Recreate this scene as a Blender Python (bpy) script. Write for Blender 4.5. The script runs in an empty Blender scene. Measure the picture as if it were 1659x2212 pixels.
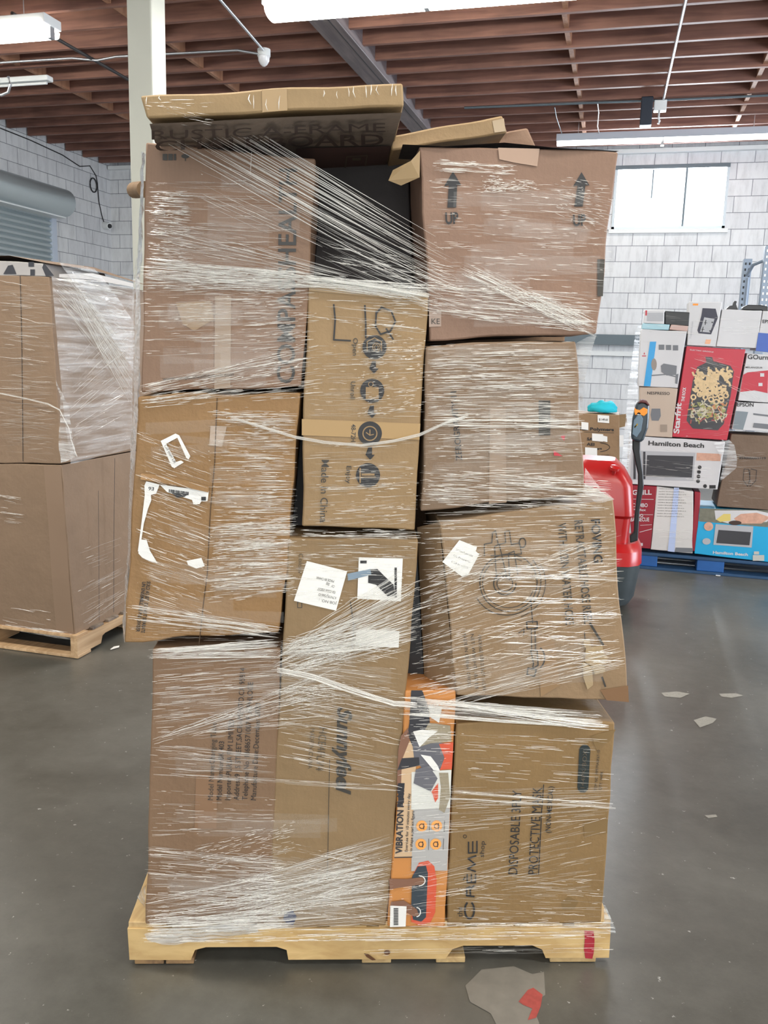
import bpy, bmesh, math, random
from mathutils import Vector, Matrix, noise
random.seed(7)
R = random.random
U = random.uniform
sc = bpy.context.scene
COL = sc.collection

# ------------------------------------------------------------------ camera
CAM = Vector((0, 0, 1.531))
AX_R = Vector((0.96365892, 0.26562156, 0.02840215))     # image right
AX_D = Vector((0.07514315, -0.16750508, -0.98300333))   # image down
AX_F = Vector((-0.25634938, 0.94941415, -0.1813774))    # view direction
FPX, CX, CY = 1845.4, 829.5, 1106.0
cd = bpy.data.cameras.new('camera')
cam = bpy.data.objects.new('camera', cd)
COL.objects.link(cam)
m = Matrix.Identity(4)
for i in range(3):
    m[i][0], m[i][1], m[i][2], m[i][3] = AX_R[i], -AX_D[i], -AX_F[i], CAM[i]
cam.matrix_world = m
cd.sensor_fit = 'VERTICAL'
cd.sensor_height = 36.0
cd.lens = FPX / 2212 * 36
cd.clip_end = 200
sc.camera = cam

# ------------------------------------------------------------------ light
sc.view_settings.view_transform = 'Standard'
sc.view_settings.look = 'None'
sc.view_settings.gamma = 1
sc.view_settings.use_curve_mapping = False
sc.view_settings.exposure = 0.02
sc.cycles.use_denoising = True
sc.cycles.max_bounces = 6
sc.cycles.diffuse_bounces = 3
sc.cycles.adaptive_threshold = 0.02
sc.cycles.transparent_max_bounces = 24
sc.cycles.sample_clamp_indirect = 6
w = bpy.data.worlds.new('daylight')
sc.world = w
w.use_nodes = True
bg = w.node_tree.nodes['Background']
bg.inputs[0].default_value = (0.80, 0.90, 1.0, 1)
bg.inputs[1].default_value = 1.5


def area(name, loc, size, power, color, target=None, sy=None, spread=180):
    L = bpy.data.lights.new(name, 'AREA')
    L.energy = power
    L.color = color
    L.shape = 'RECTANGLE'
    L.size = size
    L.size_y = sy or size
    L.spread = math.radians(spread)
    o = bpy.data.objects.new(name, L)
    COL.objects.link(o)
    o.location = loc
    d = Vector(target) - Vector(loc) if target else Vector((0, 0, -1))
    o.rotation_euler = d.to_track_quat('-Z', 'Y').to_euler()
    return o


# daylight falling in through the wide loading opening behind the camera
area('loading_opening_daylight', (1.0, -4.6, 2.2), 7.5, 165, (1.0, 0.95, 0.86), (0.5, 5, 1.4), 3.4)
# daylight coming from the clear window and door side of the hall on the right
area('side_door_daylight', (6.6, 6.0, 2.0), 4.0, 560, (0.80, 0.88, 1.0), (-6.5, 9.5, 1.8), 3.0)

# ------------------------------------------------------------------ geometry helpers
PO = Vector((-1.08195, 1.67725, 0))          # main pallet: near left corner on the floor
PU = Vector((0.951835, 0.306610, 0))         # along its front
PN = Vector((-0.306610, 0.951835, 0))        # into its depth


def ray(px, py):
    return AX_R * ((px - CX) / FPX) + AX_D * ((py - CY) / FPX) + AX_F


class Plane:
    """a plane in the hall; n points away from the viewer"""
    def __init__(s, o, n):
        s.o, s.n = Vector(o), Vector(n).normalized()

    def at(s, px, py, off=0.0):
        r = ray(px, py)
        t = (s.o - CAM).dot(s.n) / r.dot(s.n)
        return CAM + r * t - s.n * off


def F(d=0.0):
    return Plane(PO + PN * d, PN)


def Lc(x, y, z):
    return PO + PU * x + PN * y + Vector((0, 0, z))


def mesh(name, verts, faces, mat, parent=None, smooth=False, sharp=None):
    me = bpy.data.meshes.new(name)
    off = parent['_o'] if parent is not None and '_o' in parent else None
    o0 = Vector(off) if off is not None else Vector((0, 0, 0))
    me.from_pydata([Vector(v) - o0 for v in verts], [], faces)
    mats = mat if isinstance(mat, (list, tuple)) else [mat]
    for x in mats:
        me.materials.append(x)
    me.update()
    if smooth:
        for p in me.polygons:
            p.use_smooth = True
        if sharp:
            me.set_sharp_from_angle(angle=math.radians(sharp))
    o = bpy.data.objects.new(name, me)
    COL.objects.link(o)
    if parent is not None:
        o.parent = parent
        if off is not None:
            o['_o'] = list(o0)
    return o


def thing(name, label, cat, loc, group=None):
    o = bpy.data.objects.new(name, None)
    COL.objects.link(o)
    o.location = loc
    o.empty_display_size = 0.1
    o['_o'] = list(loc)
    o['label'] = label
    o['category'] = cat
    if group:
        o['group'] = group
    return o


def tag(o, label, cat, group=None):
    o['label'] = label
    o['category'] = cat
    if group:
        o['group'] = group
    return o


def structure(o):
    o['kind'] = 'structure'
    return o


def box_vf(x0, x1, y0, y1, z0, z1):
    v = [(x0, y0, z0), (x1, y0, z0), (x1, y1, z0), (x0, y1, z0), (x0, y0, z1), (x1, y0, z1), (x1, y1, z1), (x0, y1, z1)]
    f = [(0, 3, 2, 1), (4, 5, 6, 7), (0, 1, 5, 4), (1, 2, 6, 5), (2, 3, 7, 6), (3, 0, 4, 7)]
    return v, f


def bevel(o, wd=0.003, seg=2):
    b = o.modifiers.new('bevel', 'BEVEL')
    b.width = wd
    b.segments = seg
    b.limit_method = 'ANGLE'
    b.angle_limit = math.radians(40)
    return o


def box(name, x0, x1, y0, y1, z0, z1, mat, parent=None, bv=0.0, frame=None):
    v, f = box_vf(x0, x1, y0, y1, z0, z1)
    if frame == 'P':
        v = [Lc(*p) for p in v]
    o = mesh(name, v, f, mat, parent)
    if bv:
        bevel(o, bv)
    return o


def tube(name, pts, r, mat, parent=None, n=8, cap=True):
    pts = [Vector(p) for p in pts]
    v, f = [], []
    for i, p in enumerate(pts):
        a = pts[max(i - 1, 0)]
        b = pts[min(i + 1, len(pts) - 1)]
        d = (b - a).normalized()
        s = d.cross(Vector((0, 0, 1)))
        if s.length < 0.05:
            s = d.cross(Vector((0, 1, 0)))
        s.normalize()
        t = s.cross(d).normalized()
        rr = r[i] if isinstance(r, (list, tuple)) else r
        for k in range(n):
            a2 = 2 * math.pi * k / n
            v.append(p + s * (math.cos(a2) * rr) + t * (math.sin(a2) * rr))
    for i in range(len(pts) - 1):
        for k in range(n):
            k2 = (k + 1) % n
            f.append((i * n + k, i * n + k2, (i + 1) * n + k2, (i + 1) * n + k))
    if cap:
        f.append(tuple(range(n))[::-1])
        f.append(tuple((len(pts) - 1) * n + k for k in range(n)))
    return mesh(name, v, f, mat, parent, smooth=True, sharp=50)


def prism(name, px, pl, depth, mat, parent=None, bv=0.0, off=0.0):
    """an outline on a plane, given its thickness away from the viewer"""
    a = [pl.at(x, y, off) for x, y in px]
    n = len(a)
    v = a + [p + pl.n * depth for p in a]
    f = [tuple(range(n))[::-1], tuple(range(n, 2 * n))]
    f += [(i, (i + 1) % n, n + (i + 1) % n, n + i) for i in range(n)]
    o = mesh(name, v, f, mat, parent)
    bm = bmesh.new()
    bm.from_mesh(o.data)
    bmesh.ops.recalc_face_normals(bm, faces=bm.faces)
    bm.to_mesh(o.data)
    bm.free()
    if bv:
        bevel(o, bv, 3)
    return o


# ------------------------------------------------------------------ materials
def nt(name):
    mt = bpy.data.materials.new(name)
    mt.use_nodes = True
    t = mt.node_tree
    return mt, t, t.nodes['Principled BSDF']


MC = {}


def plain(name, c, rough=0.6, metal=0.0, spec=0.5, var=0.0, scale=8.0, bump=0.0, emit=0.0):
    if name in MC:
        return MC[name]
    mt, t, b = nt(name)
    b.inputs['Base Color'].default_value = (*c, 1)
    b.inputs['Roughness'].default_value = rough
    b.inputs['Metallic'].default_value = metal
    b.inputs['Specular IOR Level'].default_value = spec
    if emit:
        b.inputs['Emission Color'].default_value = (*c, 1)
        b.inputs['Emission Strength'].default_value = emit
    if var or bump:
        g = t.nodes.new('ShaderNodeNewGeometry')
        n = t.nodes.new('ShaderNodeTexNoise')
        n.inputs['Scale'].default_value = scale
        n.inputs['Detail'].default_value = 6
        t.links.new(g.outputs['Position'], n.inputs['Vector'])
        if var:
            mx = t.nodes.new('ShaderNodeMix')
            mx.data_type = 'RGBA'
            mx.inputs['A'].default_value = (*[k * (1 - var) for k in c], 1)
            mx.inputs['B'].default_value = (*[min(k * (1 + var), 1) for k in c], 1)
            t.links.new(n.outputs['Fac'], mx.inputs['Factor'])
            t.links.new(mx.outputs['Result'], b.inputs['Base Color'])
        if bump:
            bp = t.nodes.new('ShaderNodeBump')
            bp.inputs['Strength'].default_value = bump
            bp.inputs['Distance'].default_value = 0.01
            t.links.new(n.outputs['Fac'], bp.inputs['Height'])
            t.links.new(bp.outputs['Normal'], b.inputs['Normal'])
    MC[name] = mt
    return mt


def cardboard(name, c, rough=0.62, crease=0.35):
    mt, t, b = nt(name)
    g = t.nodes.new('ShaderNodeNewGeometry')
    n = t.nodes.new('ShaderNodeTexNoise')
    n.inputs['Scale'].default_value = 5
    n.inputs['Detail'].default_value = 8
    n.inputs['Roughness'].default_value = 0.6
    t.links.new(g.outputs['Position'], n.inputs['Vector'])
    n2 = t.nodes.new('ShaderNodeTexNoise')
    n2.inputs['Scale'].default_value = 240
    n2.inputs['Detail'].default_value = 2
    mp = t.nodes.new('ShaderNodeMapping')
    mp.inputs['Scale'].default_value = (1, 1, 0.08)
    t.links.new(g.outputs['Position'], mp.inputs['Vector'])
    t.links.new(mp.outputs['Vector'], n2.inputs['Vector'])
    ad = t.nodes.new('ShaderNodeMath')
    ad.operation = 'MULTIPLY_ADD'
    ad.inputs[1].default_value = 0.35
    t.links.new(n2.outputs['Fac'], ad.inputs[0])
    t.links.new(n.outputs['Fac'], ad.inputs[2])
    cr = t.nodes.new('ShaderNodeMix')
    cr.data_type = 'RGBA'
    cr.inputs['A'].default_value = (*[k * 0.80 for k in c], 1)
    cr.inputs['B'].default_value = (*[k * 1.12 for k in c], 1)
    t.links.new(ad.outputs[0], cr.inputs['Factor'])
    t.links.new(cr.outputs['Result'], b.inputs['Base Color'])
    b.inputs['Roughness'].default_value = rough
    b.inputs['Specular IOR Level'].default_value = 0.35
    bp = t.nodes.new('ShaderNodeBump')
    bp.inputs['Strength'].default_value = crease
    bp.inputs['Distance'].default_value = 0.03
    t.links.new(n.outputs['Fac'], bp.inputs['Height'])
    t.links.new(bp.outputs['Normal'], b.inputs['Normal'])
    return mt


def wood(name, c1, c2, axis=0, rough=0.6, scale=3.0):
    mt, t, b = nt(name)
    g = t.nodes.new('ShaderNodeNewGeometry')
    mp = t.nodes.new('ShaderNodeMapping')
    s = [22, 22, 22]
    s[axis] = 1.6
    mp.inputs['Scale'].default_value = s
    if name.startswith('pallet_pine'):
        mp.inputs['Rotation'].default_value = (0, 0, -math.radians(17.86))
    t.links.new(g.outputs['Position'], mp.inputs['Vector'])
    n = t.nodes.new('ShaderNodeTexNoise')
    n.inputs['Scale'].default_value = scale
    n.inputs['Detail'].default_value = 8
    n.inputs['Distortion'].default_value = 0.6
    t.links.new(mp.outputs['Vector'], n.inputs['Vector'])
    n2 = t.nodes.new('ShaderNodeTexNoise')
    n2.inputs['Scale'].default_value = 2.2
    n2.inputs['Detail'].default_value = 4
    t.links.new(g.outputs['Position'], n2.inputs['Vector'])
    cr = t.nodes.new('ShaderNodeValToRGB')
    cr.color_ramp.elements[0].position = 0.33
    cr.color_ramp.elements[0].color = (*c2, 1)
    cr.color_ramp.elements[1].position = 0.62
    cr.color_ramp.elements[1].color = (*c1, 1)
    t.links.new(n.outputs['Fac'], cr.inputs['Fac'])
    mx = t.nodes.new('ShaderNodeMix')
    mx.data_type = 'RGBA'
    mx.blend_type = 'MULTIPLY'
    mx.inputs['Factor'].default_value = 0.5
    cr2 = t.nodes.new('ShaderNodeValToRGB')
    cr2.color_ramp.elements[0].position = 0.35
    cr2.color_ramp.elements[0].color = (0.5, 0.5, 0.5, 1)
    cr2.color_ramp.elements[1].position = 0.6
    cr2.color_ramp.elements[1].color = (1, 1, 1, 1)
    t.links.new(n2.outputs['Fac'], cr2.inputs['Fac'])
    t.links.new(cr.outputs['Color'], mx.inputs['A'])
    t.links.new(cr2.outputs['Color'], mx.inputs['B'])
    t.links.new(mx.outputs['Result'], b.inputs['Base Color'])
    b.inputs['Roughness'].default_value = rough
    bp = t.nodes.new('ShaderNodeBump')
    bp.inputs['Strength'].default_value = 0.25
    bp.inputs['Distance'].default_value = 0.004
    t.links.new(n.outputs['Fac'], bp.inputs['Height'])
    t.links.new(bp.outputs['Normal'], b.inputs['Normal'])
    return mt


def block_wall(name, horiz):
    """painted concrete blocks, 16 x 8 inch, laid in running bond"""
    mt, t, b = nt(name)
    g = t.nodes.new('ShaderNodeNewGeometry')
    sp = t.nodes.new('ShaderNodeSeparateXYZ')
    t.links.new(g.outputs['Position'], sp.inputs[0])
    cb = t.nodes.new('ShaderNodeCombineXYZ')
    t.links.new(sp.outputs[horiz], cb.inputs[0])
    t.links.new(sp.outputs[2], cb.inputs[1])
    br = t.nodes.new('ShaderNodeTexBrick')
    br.inputs['Scale'].default_value = 1.0
    br.inputs['Brick Width'].default_value = 0.406
    br.inputs['Row Height'].default_value = 0.203
    br.inputs['Mortar Size'].default_value = 0.0045
    br.inputs['Mortar Smooth'].default_value = 0.3
    br.inputs['Color1'].default_value = (0.72, 0.73, 0.74, 1)
    br.inputs['Color2'].default_value = (0.64, 0.65, 0.67, 1)
    br.inputs['Mortar'].default_value = (0.22, 0.23, 0.26, 1)
    t.links.new(cb.outputs[0], br.inputs['Vector'])
    n = t.nodes.new('ShaderNodeTexNoise')
    n.inputs['Scale'].default_value = 6
    n.inputs['Detail'].default_value = 9
    n.inputs['Roughness'].default_value = 0.7
    mp = t.nodes.new('ShaderNodeMapping')
    mp.inputs['Scale'].default_value = (2.2, 2.2, 0.5)
    t.links.new(g.outputs['Position'], mp.inputs['Vector'])
    t.links.new(mp.outputs['Vector'], n.inputs['Vector'])
    cr = t.nodes.new('ShaderNodeValToRGB')
    cr.color_ramp.elements[0].position = 0.3
    cr.color_ramp.elements[0].color = (0.62, 0.62, 0.62, 1)
    cr.color_ramp.elements[1].position = 0.55
    cr.color_ramp.elements[1].color = (1, 1, 1, 1)
    t.links.new(n.outputs['Fac'], cr.inputs['Fac'])
    mx = t.nodes.new('ShaderNodeMix')
    mx.data_type = 'RGBA'
    mx.blend_type = 'MULTIPLY'
    mx.inputs['Factor'].default_value = 0.55
    t.links.new(br.outputs['Color'], mx.inputs['A'])
    t.links.new(cr.outputs['Color'], mx.inputs['B'])
    t.links.new(mx.outputs['Result'], b.inputs['Base Color'])
    b.inputs['Roughness'].default_value = 0.55
    bp = t.nodes.new('ShaderNodeBump')
    bp.inputs['Strength'].default_value = 0.6
    bp.inputs['Distance'].default_value = 0.006
    ad = t.nodes.new('ShaderNodeMath')
    ad.operation = 'MULTIPLY_ADD'
    ad.inputs[1].default_value = -1.0
    t.links.new(br.outputs['Fac'], ad.inputs[0])
    t.links.new(n.outputs['Fac'], ad.inputs[2])
    t.links.new(ad.outputs[0], bp.inputs['Height'])
    t.links.new(bp.outputs['Normal'], b.inputs['Normal'])
    return mt


def concrete_floor():
    mt, t, b = nt('sealed_concrete')
    g = t.nodes.new('ShaderNodeNewGeometry')

    def nz(scale, det, rough=0.6, dist=0.0):
        n = t.nodes.new('ShaderNodeTexNoise')
        n.inputs['Scale'].default_value = scale
        n.inputs['Detail'].default_value = det
        n.inputs['Roughness'].default_value = rough
        n.inputs['Distortion'].default_value = dist
        t.links.new(g.outputs['Position'], n.inputs['Vector'])
        return n
    a = nz(1.1, 8, 0.6, 0.4)
    c = nz(14, 10, 0.75)
    s = nz(42, 4, 0.6, 0.0)
    cr = t.nodes.new('ShaderNodeValToRGB')
    e = cr.color_ramp.elements
    e[0].position, e[0].color = 0.30, (0.050, 0.049, 0.041, 1)
    e[1].position, e[1].color = 0.72, (0.125, 0.122, 0.108, 1)
    ad = t.nodes.new('ShaderNodeMath')
    ad.operation = 'MULTIPLY_ADD'
    ad.inputs[1].default_value = 0.45
    t.links.new(c.outputs['Fac'], ad.inputs[0])
    sub = t.nodes.new('ShaderNodeMath')
    sub.operation = 'SUBTRACT'
    sub.inputs[1].default_value = 0.22
    t.links.new(a.outputs['Fac'], sub.inputs[0])
    t.links.new(sub.outputs[0], ad.inputs[2])
    t.links.new(ad.outputs[0], cr.inputs['Fac'])
    # small pale scuffs and grit
    cr2 = t.nodes.new('ShaderNodeValToRGB')
    cr2.color_ramp.elements[0].position = 0.68
    cr2.color_ramp.elements[0].color = (0, 0, 0, 1)
    cr2.color_ramp.elements[1].position = 0.72
    cr2.color_ramp.elements[1].color = (1, 1, 1, 1)
    t.links.new(s.outputs['Fac'], cr2.inputs['Fac'])
    mx = t.nodes.new('ShaderNodeMix')
    mx.data_type = 'RGBA'
    mx.inputs['B'].default_value = (0.42, 0.42, 0.40, 1)
    t.links.new(cr2.outputs['Color'], mx.inputs['Factor'])
    t.links.new(cr.outputs['Color'], mx.inputs['A'])
    t.links.new(mx.outputs['Result'], b.inputs['Base Color'])
    rr = t.nodes.new('ShaderNodeMapRange')
    rr.inputs['To Min'].default_value = 0.26
    rr.inputs['To Max'].default_value = 0.42
    t.links.new(a.outputs['Fac'], rr.inputs['Value'])
    t.links.new(rr.outputs[0], b.inputs['Roughness'])
    b.inputs['Specular IOR Level'].default_value = 0.85
    bp = t.nodes.new('ShaderNodeBump')
    bp.inputs['Strength'].default_value = 0.12
    bp.inputs['Distance'].default_value = 0.01
    t.links.new(c.outputs['Fac'], bp.inputs['Height'])
    t.links.new(bp.outputs['Normal'], b.inputs['Normal'])
    return mt


def film(name, alpha, rough=0.18, c=(0.93, 0.93, 0.90), tr=0.25):
    """clear stretch film: mostly see-through, with its own white haze and a sharp gloss"""
    mt, t, b = nt(name)
    b.inputs['Base Color'].default_value = (*c, 1)
    b.inputs['Roughness'].default_value = rough
    b.inputs['Specular IOR Level'].default_value = 0.8
    b.inputs['Coat Weight'].default_value = 0.6
    b.inputs['Coat Roughness'].default_value = 0.08
    tp = t.nodes.new('ShaderNodeBsdfTransparent')
    tl = t.nodes.new('ShaderNodeBsdfTranslucent')
    tl.inputs[0].default_value = (*c, 1)
    m1 = t.nodes.new('ShaderNodeMixShader')
    m1.inputs[0].default_value = tr
    t.links.new(b.outputs[0], m1.inputs[1])
    t.links.new(tl.outputs[0], m1.inputs[2])
    m2 = t.nodes.new('ShaderNodeMixShader')
    m2.inputs[0].default_value = alpha
    t.links.new(tp.outputs[0], m2.inputs[1])
    t.links.new(m1.outputs[0], m2.inputs[2])
    t.links.new(m2.outputs[0], t.nodes['Material Output'].inputs['Surface'])
    return mt


def film_sheet_mat(name, lo, hi, stretch=(3, 3, 60), c=(0.92, 0.94, 0.95)):
    mt, t, b = nt(name)
    b.inputs['Base Color'].default_value = (*c, 1)
    b.inputs['Roughness'].default_value = 0.15
    b.inputs['Coat Weight'].default_value = 0.8
    b.inputs['Coat Roughness'].default_value = 0.05
    g = t.nodes.new('ShaderNodeNewGeometry')
    mp = t.nodes.new('ShaderNodeMapping')
    mp.inputs['Scale'].default_value = stretch
    n = t.nodes.new('ShaderNodeTexNoise')
    n.inputs['Scale'].default_value = 1.5
    n.inputs['Detail'].default_value = 6
    n.inputs['Distortion'].default_value = 0.5
    t.links.new(g.outputs['Position'], mp.inputs['Vector'])
    t.links.new(mp.outputs['Vector'], n.inputs['Vector'])
    mr = t.nodes.new('ShaderNodeMapRange')
    mr.inputs['From Min'].default_value = 0.38
    mr.inputs['From Max'].default_value = 0.68
    mr.inputs['To Min'].default_value = lo
    mr.inputs['To Max'].default_value = hi
    t.links.new(n.outputs['Fac'], mr.inputs['Value'])
    bp = t.nodes.new('ShaderNodeBump')
    bp.inputs['Strength'].default_value = 0.8
    bp.inputs['Distance'].default_value = 0.02
    t.links.new(n.outputs['Fac'], bp.inputs['Height'])
    t.links.new(bp.outputs['Normal'], b.inputs['Normal'])
    tp = t.nodes.new('ShaderNodeBsdfTransparent')
    m2 = t.nodes.new('ShaderNodeMixShader')
    t.links.new(mr.outputs[0], m2.inputs[0])
    t.links.new(tp.outputs[0], m2.inputs[1])
    t.links.new(b.outputs[0], m2.inputs[2])
    t.links.new(m2.outputs[0], t.nodes['Material Output'].inputs['Surface'])
    return mt


M_FLOOR = concrete_floor()
M_WALLX = block_wall('painted_block_back', 0)
M_WALLY = block_wall('painted_block_side', 1)
M_JOIST = wood('joist_fir', (0.265, 0.125, 0.088), (0.165, 0.072, 0.054), 0, 0.65, 1.2)
M_BLOCK = wood('blocking_fir', (0.42, 0.21, 0.12), (0.30, 0.14, 0.08), 2, 0.65, 1.2)
M_DECK = wood('roof_deck', (0.16, 0.10, 0.085), (0.10, 0.065, 0.06), 0, 0.7, 0.8)
M_BEAM = wood('weathered_beam', (0.17, 0.135, 0.135), (0.10, 0.08, 0.085), 1, 0.6, 1.0)
M_WHITE = plain('white_enamel', (0.74, 0.76, 0.76), 0.35)
M_COLUMN = plain('cream_column_paint', (0.62, 0.62, 0.54), 0.5, var=0.06, scale=3)
M_STEEL = plain('galvanised_steel', (0.55, 0.57, 0.60), 0.35, 0.9)
M_HOOD = plain('hood_zinc', (0.50, 0.56, 0.58), 0.32, 0.55)
M_DSTEEL = plain('grey_painted_steel', (0.10, 0.13, 0.15), 0.4, 0.3)
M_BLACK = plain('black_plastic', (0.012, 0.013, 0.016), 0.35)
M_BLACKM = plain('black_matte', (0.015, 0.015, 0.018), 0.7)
M_INK = plain('black_print', (0.022, 0.022, 0.024), 0.6)
M_INKG = plain('faded_print', (0.045, 0.040, 0.034), 0.6)
M_INKF = plain('pale_print', (0.10, 0.078, 0.052), 0.6)
M_PAPER = plain('white_label_paper', (0.80, 0.79, 0.76), 0.45)
M_RED = plain('red_paint', (0.40, 0.010, 0.010), 0.28, spec=0.6)
M_ORANGE = plain('orange_plastic', (0.9, 0.30, 0.02), 0.35)
M_TUBE = plain('lit_tube', (1.0, 0.98, 0.90), 0.4, emit=30.0)
M_TUBE2 = plain('lit_slim_tube', (1.0, 0.99, 0.94), 0.4, emit=7.0)
M_PINE = wood('pallet_pine', (0.66, 0.46, 0.21), (0.50, 0.32, 0.13), 0, 0.55, 1.4)
M_PINEY = wood('pallet_pine_boards', (0.60, 0.43, 0.21), (0.44, 0.29, 0.13), 1, 0.6, 1.4)
M_PINED = wood('old_pine', (0.36, 0.22, 0.10), (0.16, 0.09, 0.05), 1, 0.7, 1.4)
M_FS = film('film_faint', 0.17)
M_FM = film('film_gather', 0.36)
M_FB = film('film_dense', 0.9, 0.12, (0.97, 0.96, 0.92))  # near-opaque white strands; glints off the pleats put into the colour
M_FH = film('film_veil', 0.05, 0.2, tr=0.1)
M_SHEET = film_sheet_mat('film_side_sheet', 0.10, 0.65, (3, 3, 70))
M_SHEETL = film_sheet_mat('film_light_sheet', 0.05, 0.55, (3, 3, 40))
M_TAPE = plain('clear_parcel_tape', (0.34, 0.24, 0.13), 0.18, spec=0.8)

# ------------------------------------------------------------------ the hall
structure(box('floor', -7.86, 7.0, -5.0, 12.28, -0.1, 0.0, M_FLOOR))
# back wall with its window opening
WX0, WX1, WZ0, WZ1 = -0.285, 1.135, 3.25, 4.06
YB = 12.28


def wall_with_hole():
    xs = [-7.86, WX0, WX1, 7.0]
    zs = [0, WZ0, WZ1, 4.62]
    v, f = [], []

    def bx(x0, x1, z0, z1):
        a, b = box_vf(x0, x1, YB, YB + 0.2, z0, z1)
        k = len(v)
        v.extend(a)
        f.extend(tuple(i + k for i in q) for q in b)
    bx(xs[0], xs[1], 0, 4.62)
    bx(xs[2], xs[3], 0, 4.62)
    bx(xs[1], xs[2], 0, WZ0)
    bx(xs[1], xs[2], WZ1, 4.62)
    return mesh('wall_back', v, f, M_WALLX)


structure(wall_with_hole())
structure(box('wall_left', -8.06, -7.86, -5.0, 12.48, 0, 4.62, M_WALLY))
structure(box('wall_right', 7.0, 7.2, -5.0, 12.48, 0, 4.62, M_WALLY))
ceil = structure(box('ceiling', -8.06, 7.2, -5.0, 12.48, 4.545, 4.62, M_DECK))
GX0, GX1 = -2.70, -2.46
k = 0
yy = 7.50 - 4 * 0.4064
while yy < 12.2:
    for (a, b) in ((-7.84, GX0), (GX1, 6.98)):
        v, f = box_vf(a, b, yy, yy + 0.045, 4.25 + U(-0.004, 0.004), 4.54)
        mesh('ceiling_joist', v, f, M_JOIST, ceil)
    if yy + 0.4064 < 12.2:
        for bx_ in (-6.06, -4.24, -0.66, 1.05):
            sx = U(-0.012, 0.012)
            v, f = box_vf(bx_ - 0.02 + sx, bx_ + 0.02 + sx, yy + 0.045, yy + 0.4064, 4.27, 4.53)
            mesh('joist_blocking', v, f, M_BLOCK, ceil)
    yy += 0.4064
box('roof_beam', GX0, GX1, -4.9, 12.27, 4.20, 4.54, M_BEAM, ceil, 0.006)
box('beam_groove', GX1 - 0.07, GX1 - 0.062, 5.0, 12.2, 4.1975, 4.2005, M_BLACKM, ceil)
structure(box('trim_1', -7.84, 6.98, 12.20, 12.279, 4.20, 4.25, M_WHITE))        # ledger on the back wall
structure(box('trim_2', -3.0, 2.4, 12.10, 12.279, 1.745, 1.88, M_DSTEEL))
structure(box('trim_3', -3.0, 2.4, 12.19, 12.279, 1.60, 1.66, M_WHITE))

# window
win = structure(box('window_1', WX0 - 0.02, WX1 + 0.02, 12.30, 12.33, WZ0 - 0.02, WZ0 + 0.02, M_DSTEEL))
M_FRAME = plain('window_frame_paint', (0.55, 0.62, 0.66), 0.4)
box('window_frame', WX0, WX0 + 0.035, 12.27, 12.33, WZ0, WZ1, M_FRAME, win)
box('window_frame', WX1 - 0.035, WX1, 12.27, 12.33, WZ0, WZ1, M_FRAME, win)
box('window_frame', WX0, WX1, 12.26, 12.33, WZ1 - 0.05, WZ1, M_DSTEEL, win)
box('window_frame', WX0, WX1, 12.27, 12.33, WZ0, WZ0 + 0.04, M_FRAME, win)
box('window_mullion', 0.60, 0.625, 12.28, 12.32, WZ0, WZ1, M_DSTEEL, win)
box('window_mullion', 0.19, 0.205, 12.30, 12.32, WZ0 + 0.4, WZ1, M_DSTEEL, win)
box('window_sill', WX0 - 0.03, WX1 + 0.04, 12.235, 12.30, WZ0 - 0.045, WZ0 + 0.005, M_WHITE, win)
mt, t, b = nt('window_glass')
b.inputs['Roughness'].default_value = 0.1
b.inputs['Base Color'].default_value = (0.8, 0.85, 0.88, 1)
tp_ = t.nodes.new('ShaderNodeBsdfTransparent')
mx_ = t.nodes.new('ShaderNodeMixShader')
mx_.inputs[0].default_value = 0.12
t.links.new(tp_.outputs[0], mx_.inputs[1])
t.links.new(b.outputs[0], mx_.inputs[2])
t.links.new(mx_.outputs[0], t.nodes['Material Output'].inputs['Surface'])
box('window_pane', WX0 + 0.03, WX1 - 0.03, 12.305, 12.309, WZ0 + 0.03, WZ1 - 0.04, mt, win)
# the bright sky just outside the obscure glass
area('window_sky', (0.42, 12.75, 3.75), 1.9, 900, (0.86, 0.93, 1.0), (0.42, 5.0, 0.5), 1.3)

# rolling door in the left wall
YD0, YD1 = 7.2, 10.72
door = thing('door_1', '', '', (-7.8, (YD0 + YD1) / 2, 0))
del door['label'], door['category']
structure(door)
v, f = [], []
ns = 44
for i in range(ns + 1):
    z = 3.30 * i / ns
    for (dx, dz) in ((0.0, 0.0), (0.04, 0.02), (0.035, 0.05)):
        for y in (YD0, YD1):
            v.append((-7.84 + dx, y, z + dz))
for i in range(len(v) // 2 - 1):
    f.append((2 * i, 2 * i + 1, 2 * i + 3, 2 * i + 2))
mesh('door_curtain', v, f, M_HOOD, door)
box('door_jamb', -7.86, -7.79, YD1, YD1 + 0.10, 0, 3.33, plain('pale_blue_steel', (0.50, 0.56, 0.66), 0.4), door)
box('door_header', -7.86, -7.60, YD0, YD1 + 0.05, 3.26, 3.285, M_WHITE, door)
tube('door_hood', [(-7.62, YD0 - 0.1, 3.46), (-7.62, YD1 + 0.05, 3.46)], 0.185, M_HOOD, door, 28)

# column
structure(bevel(box('trim_4', -3.605, -3.405, 5.9, 6.1, 0, 4.54, M_COLUMN), 0.012))


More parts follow.
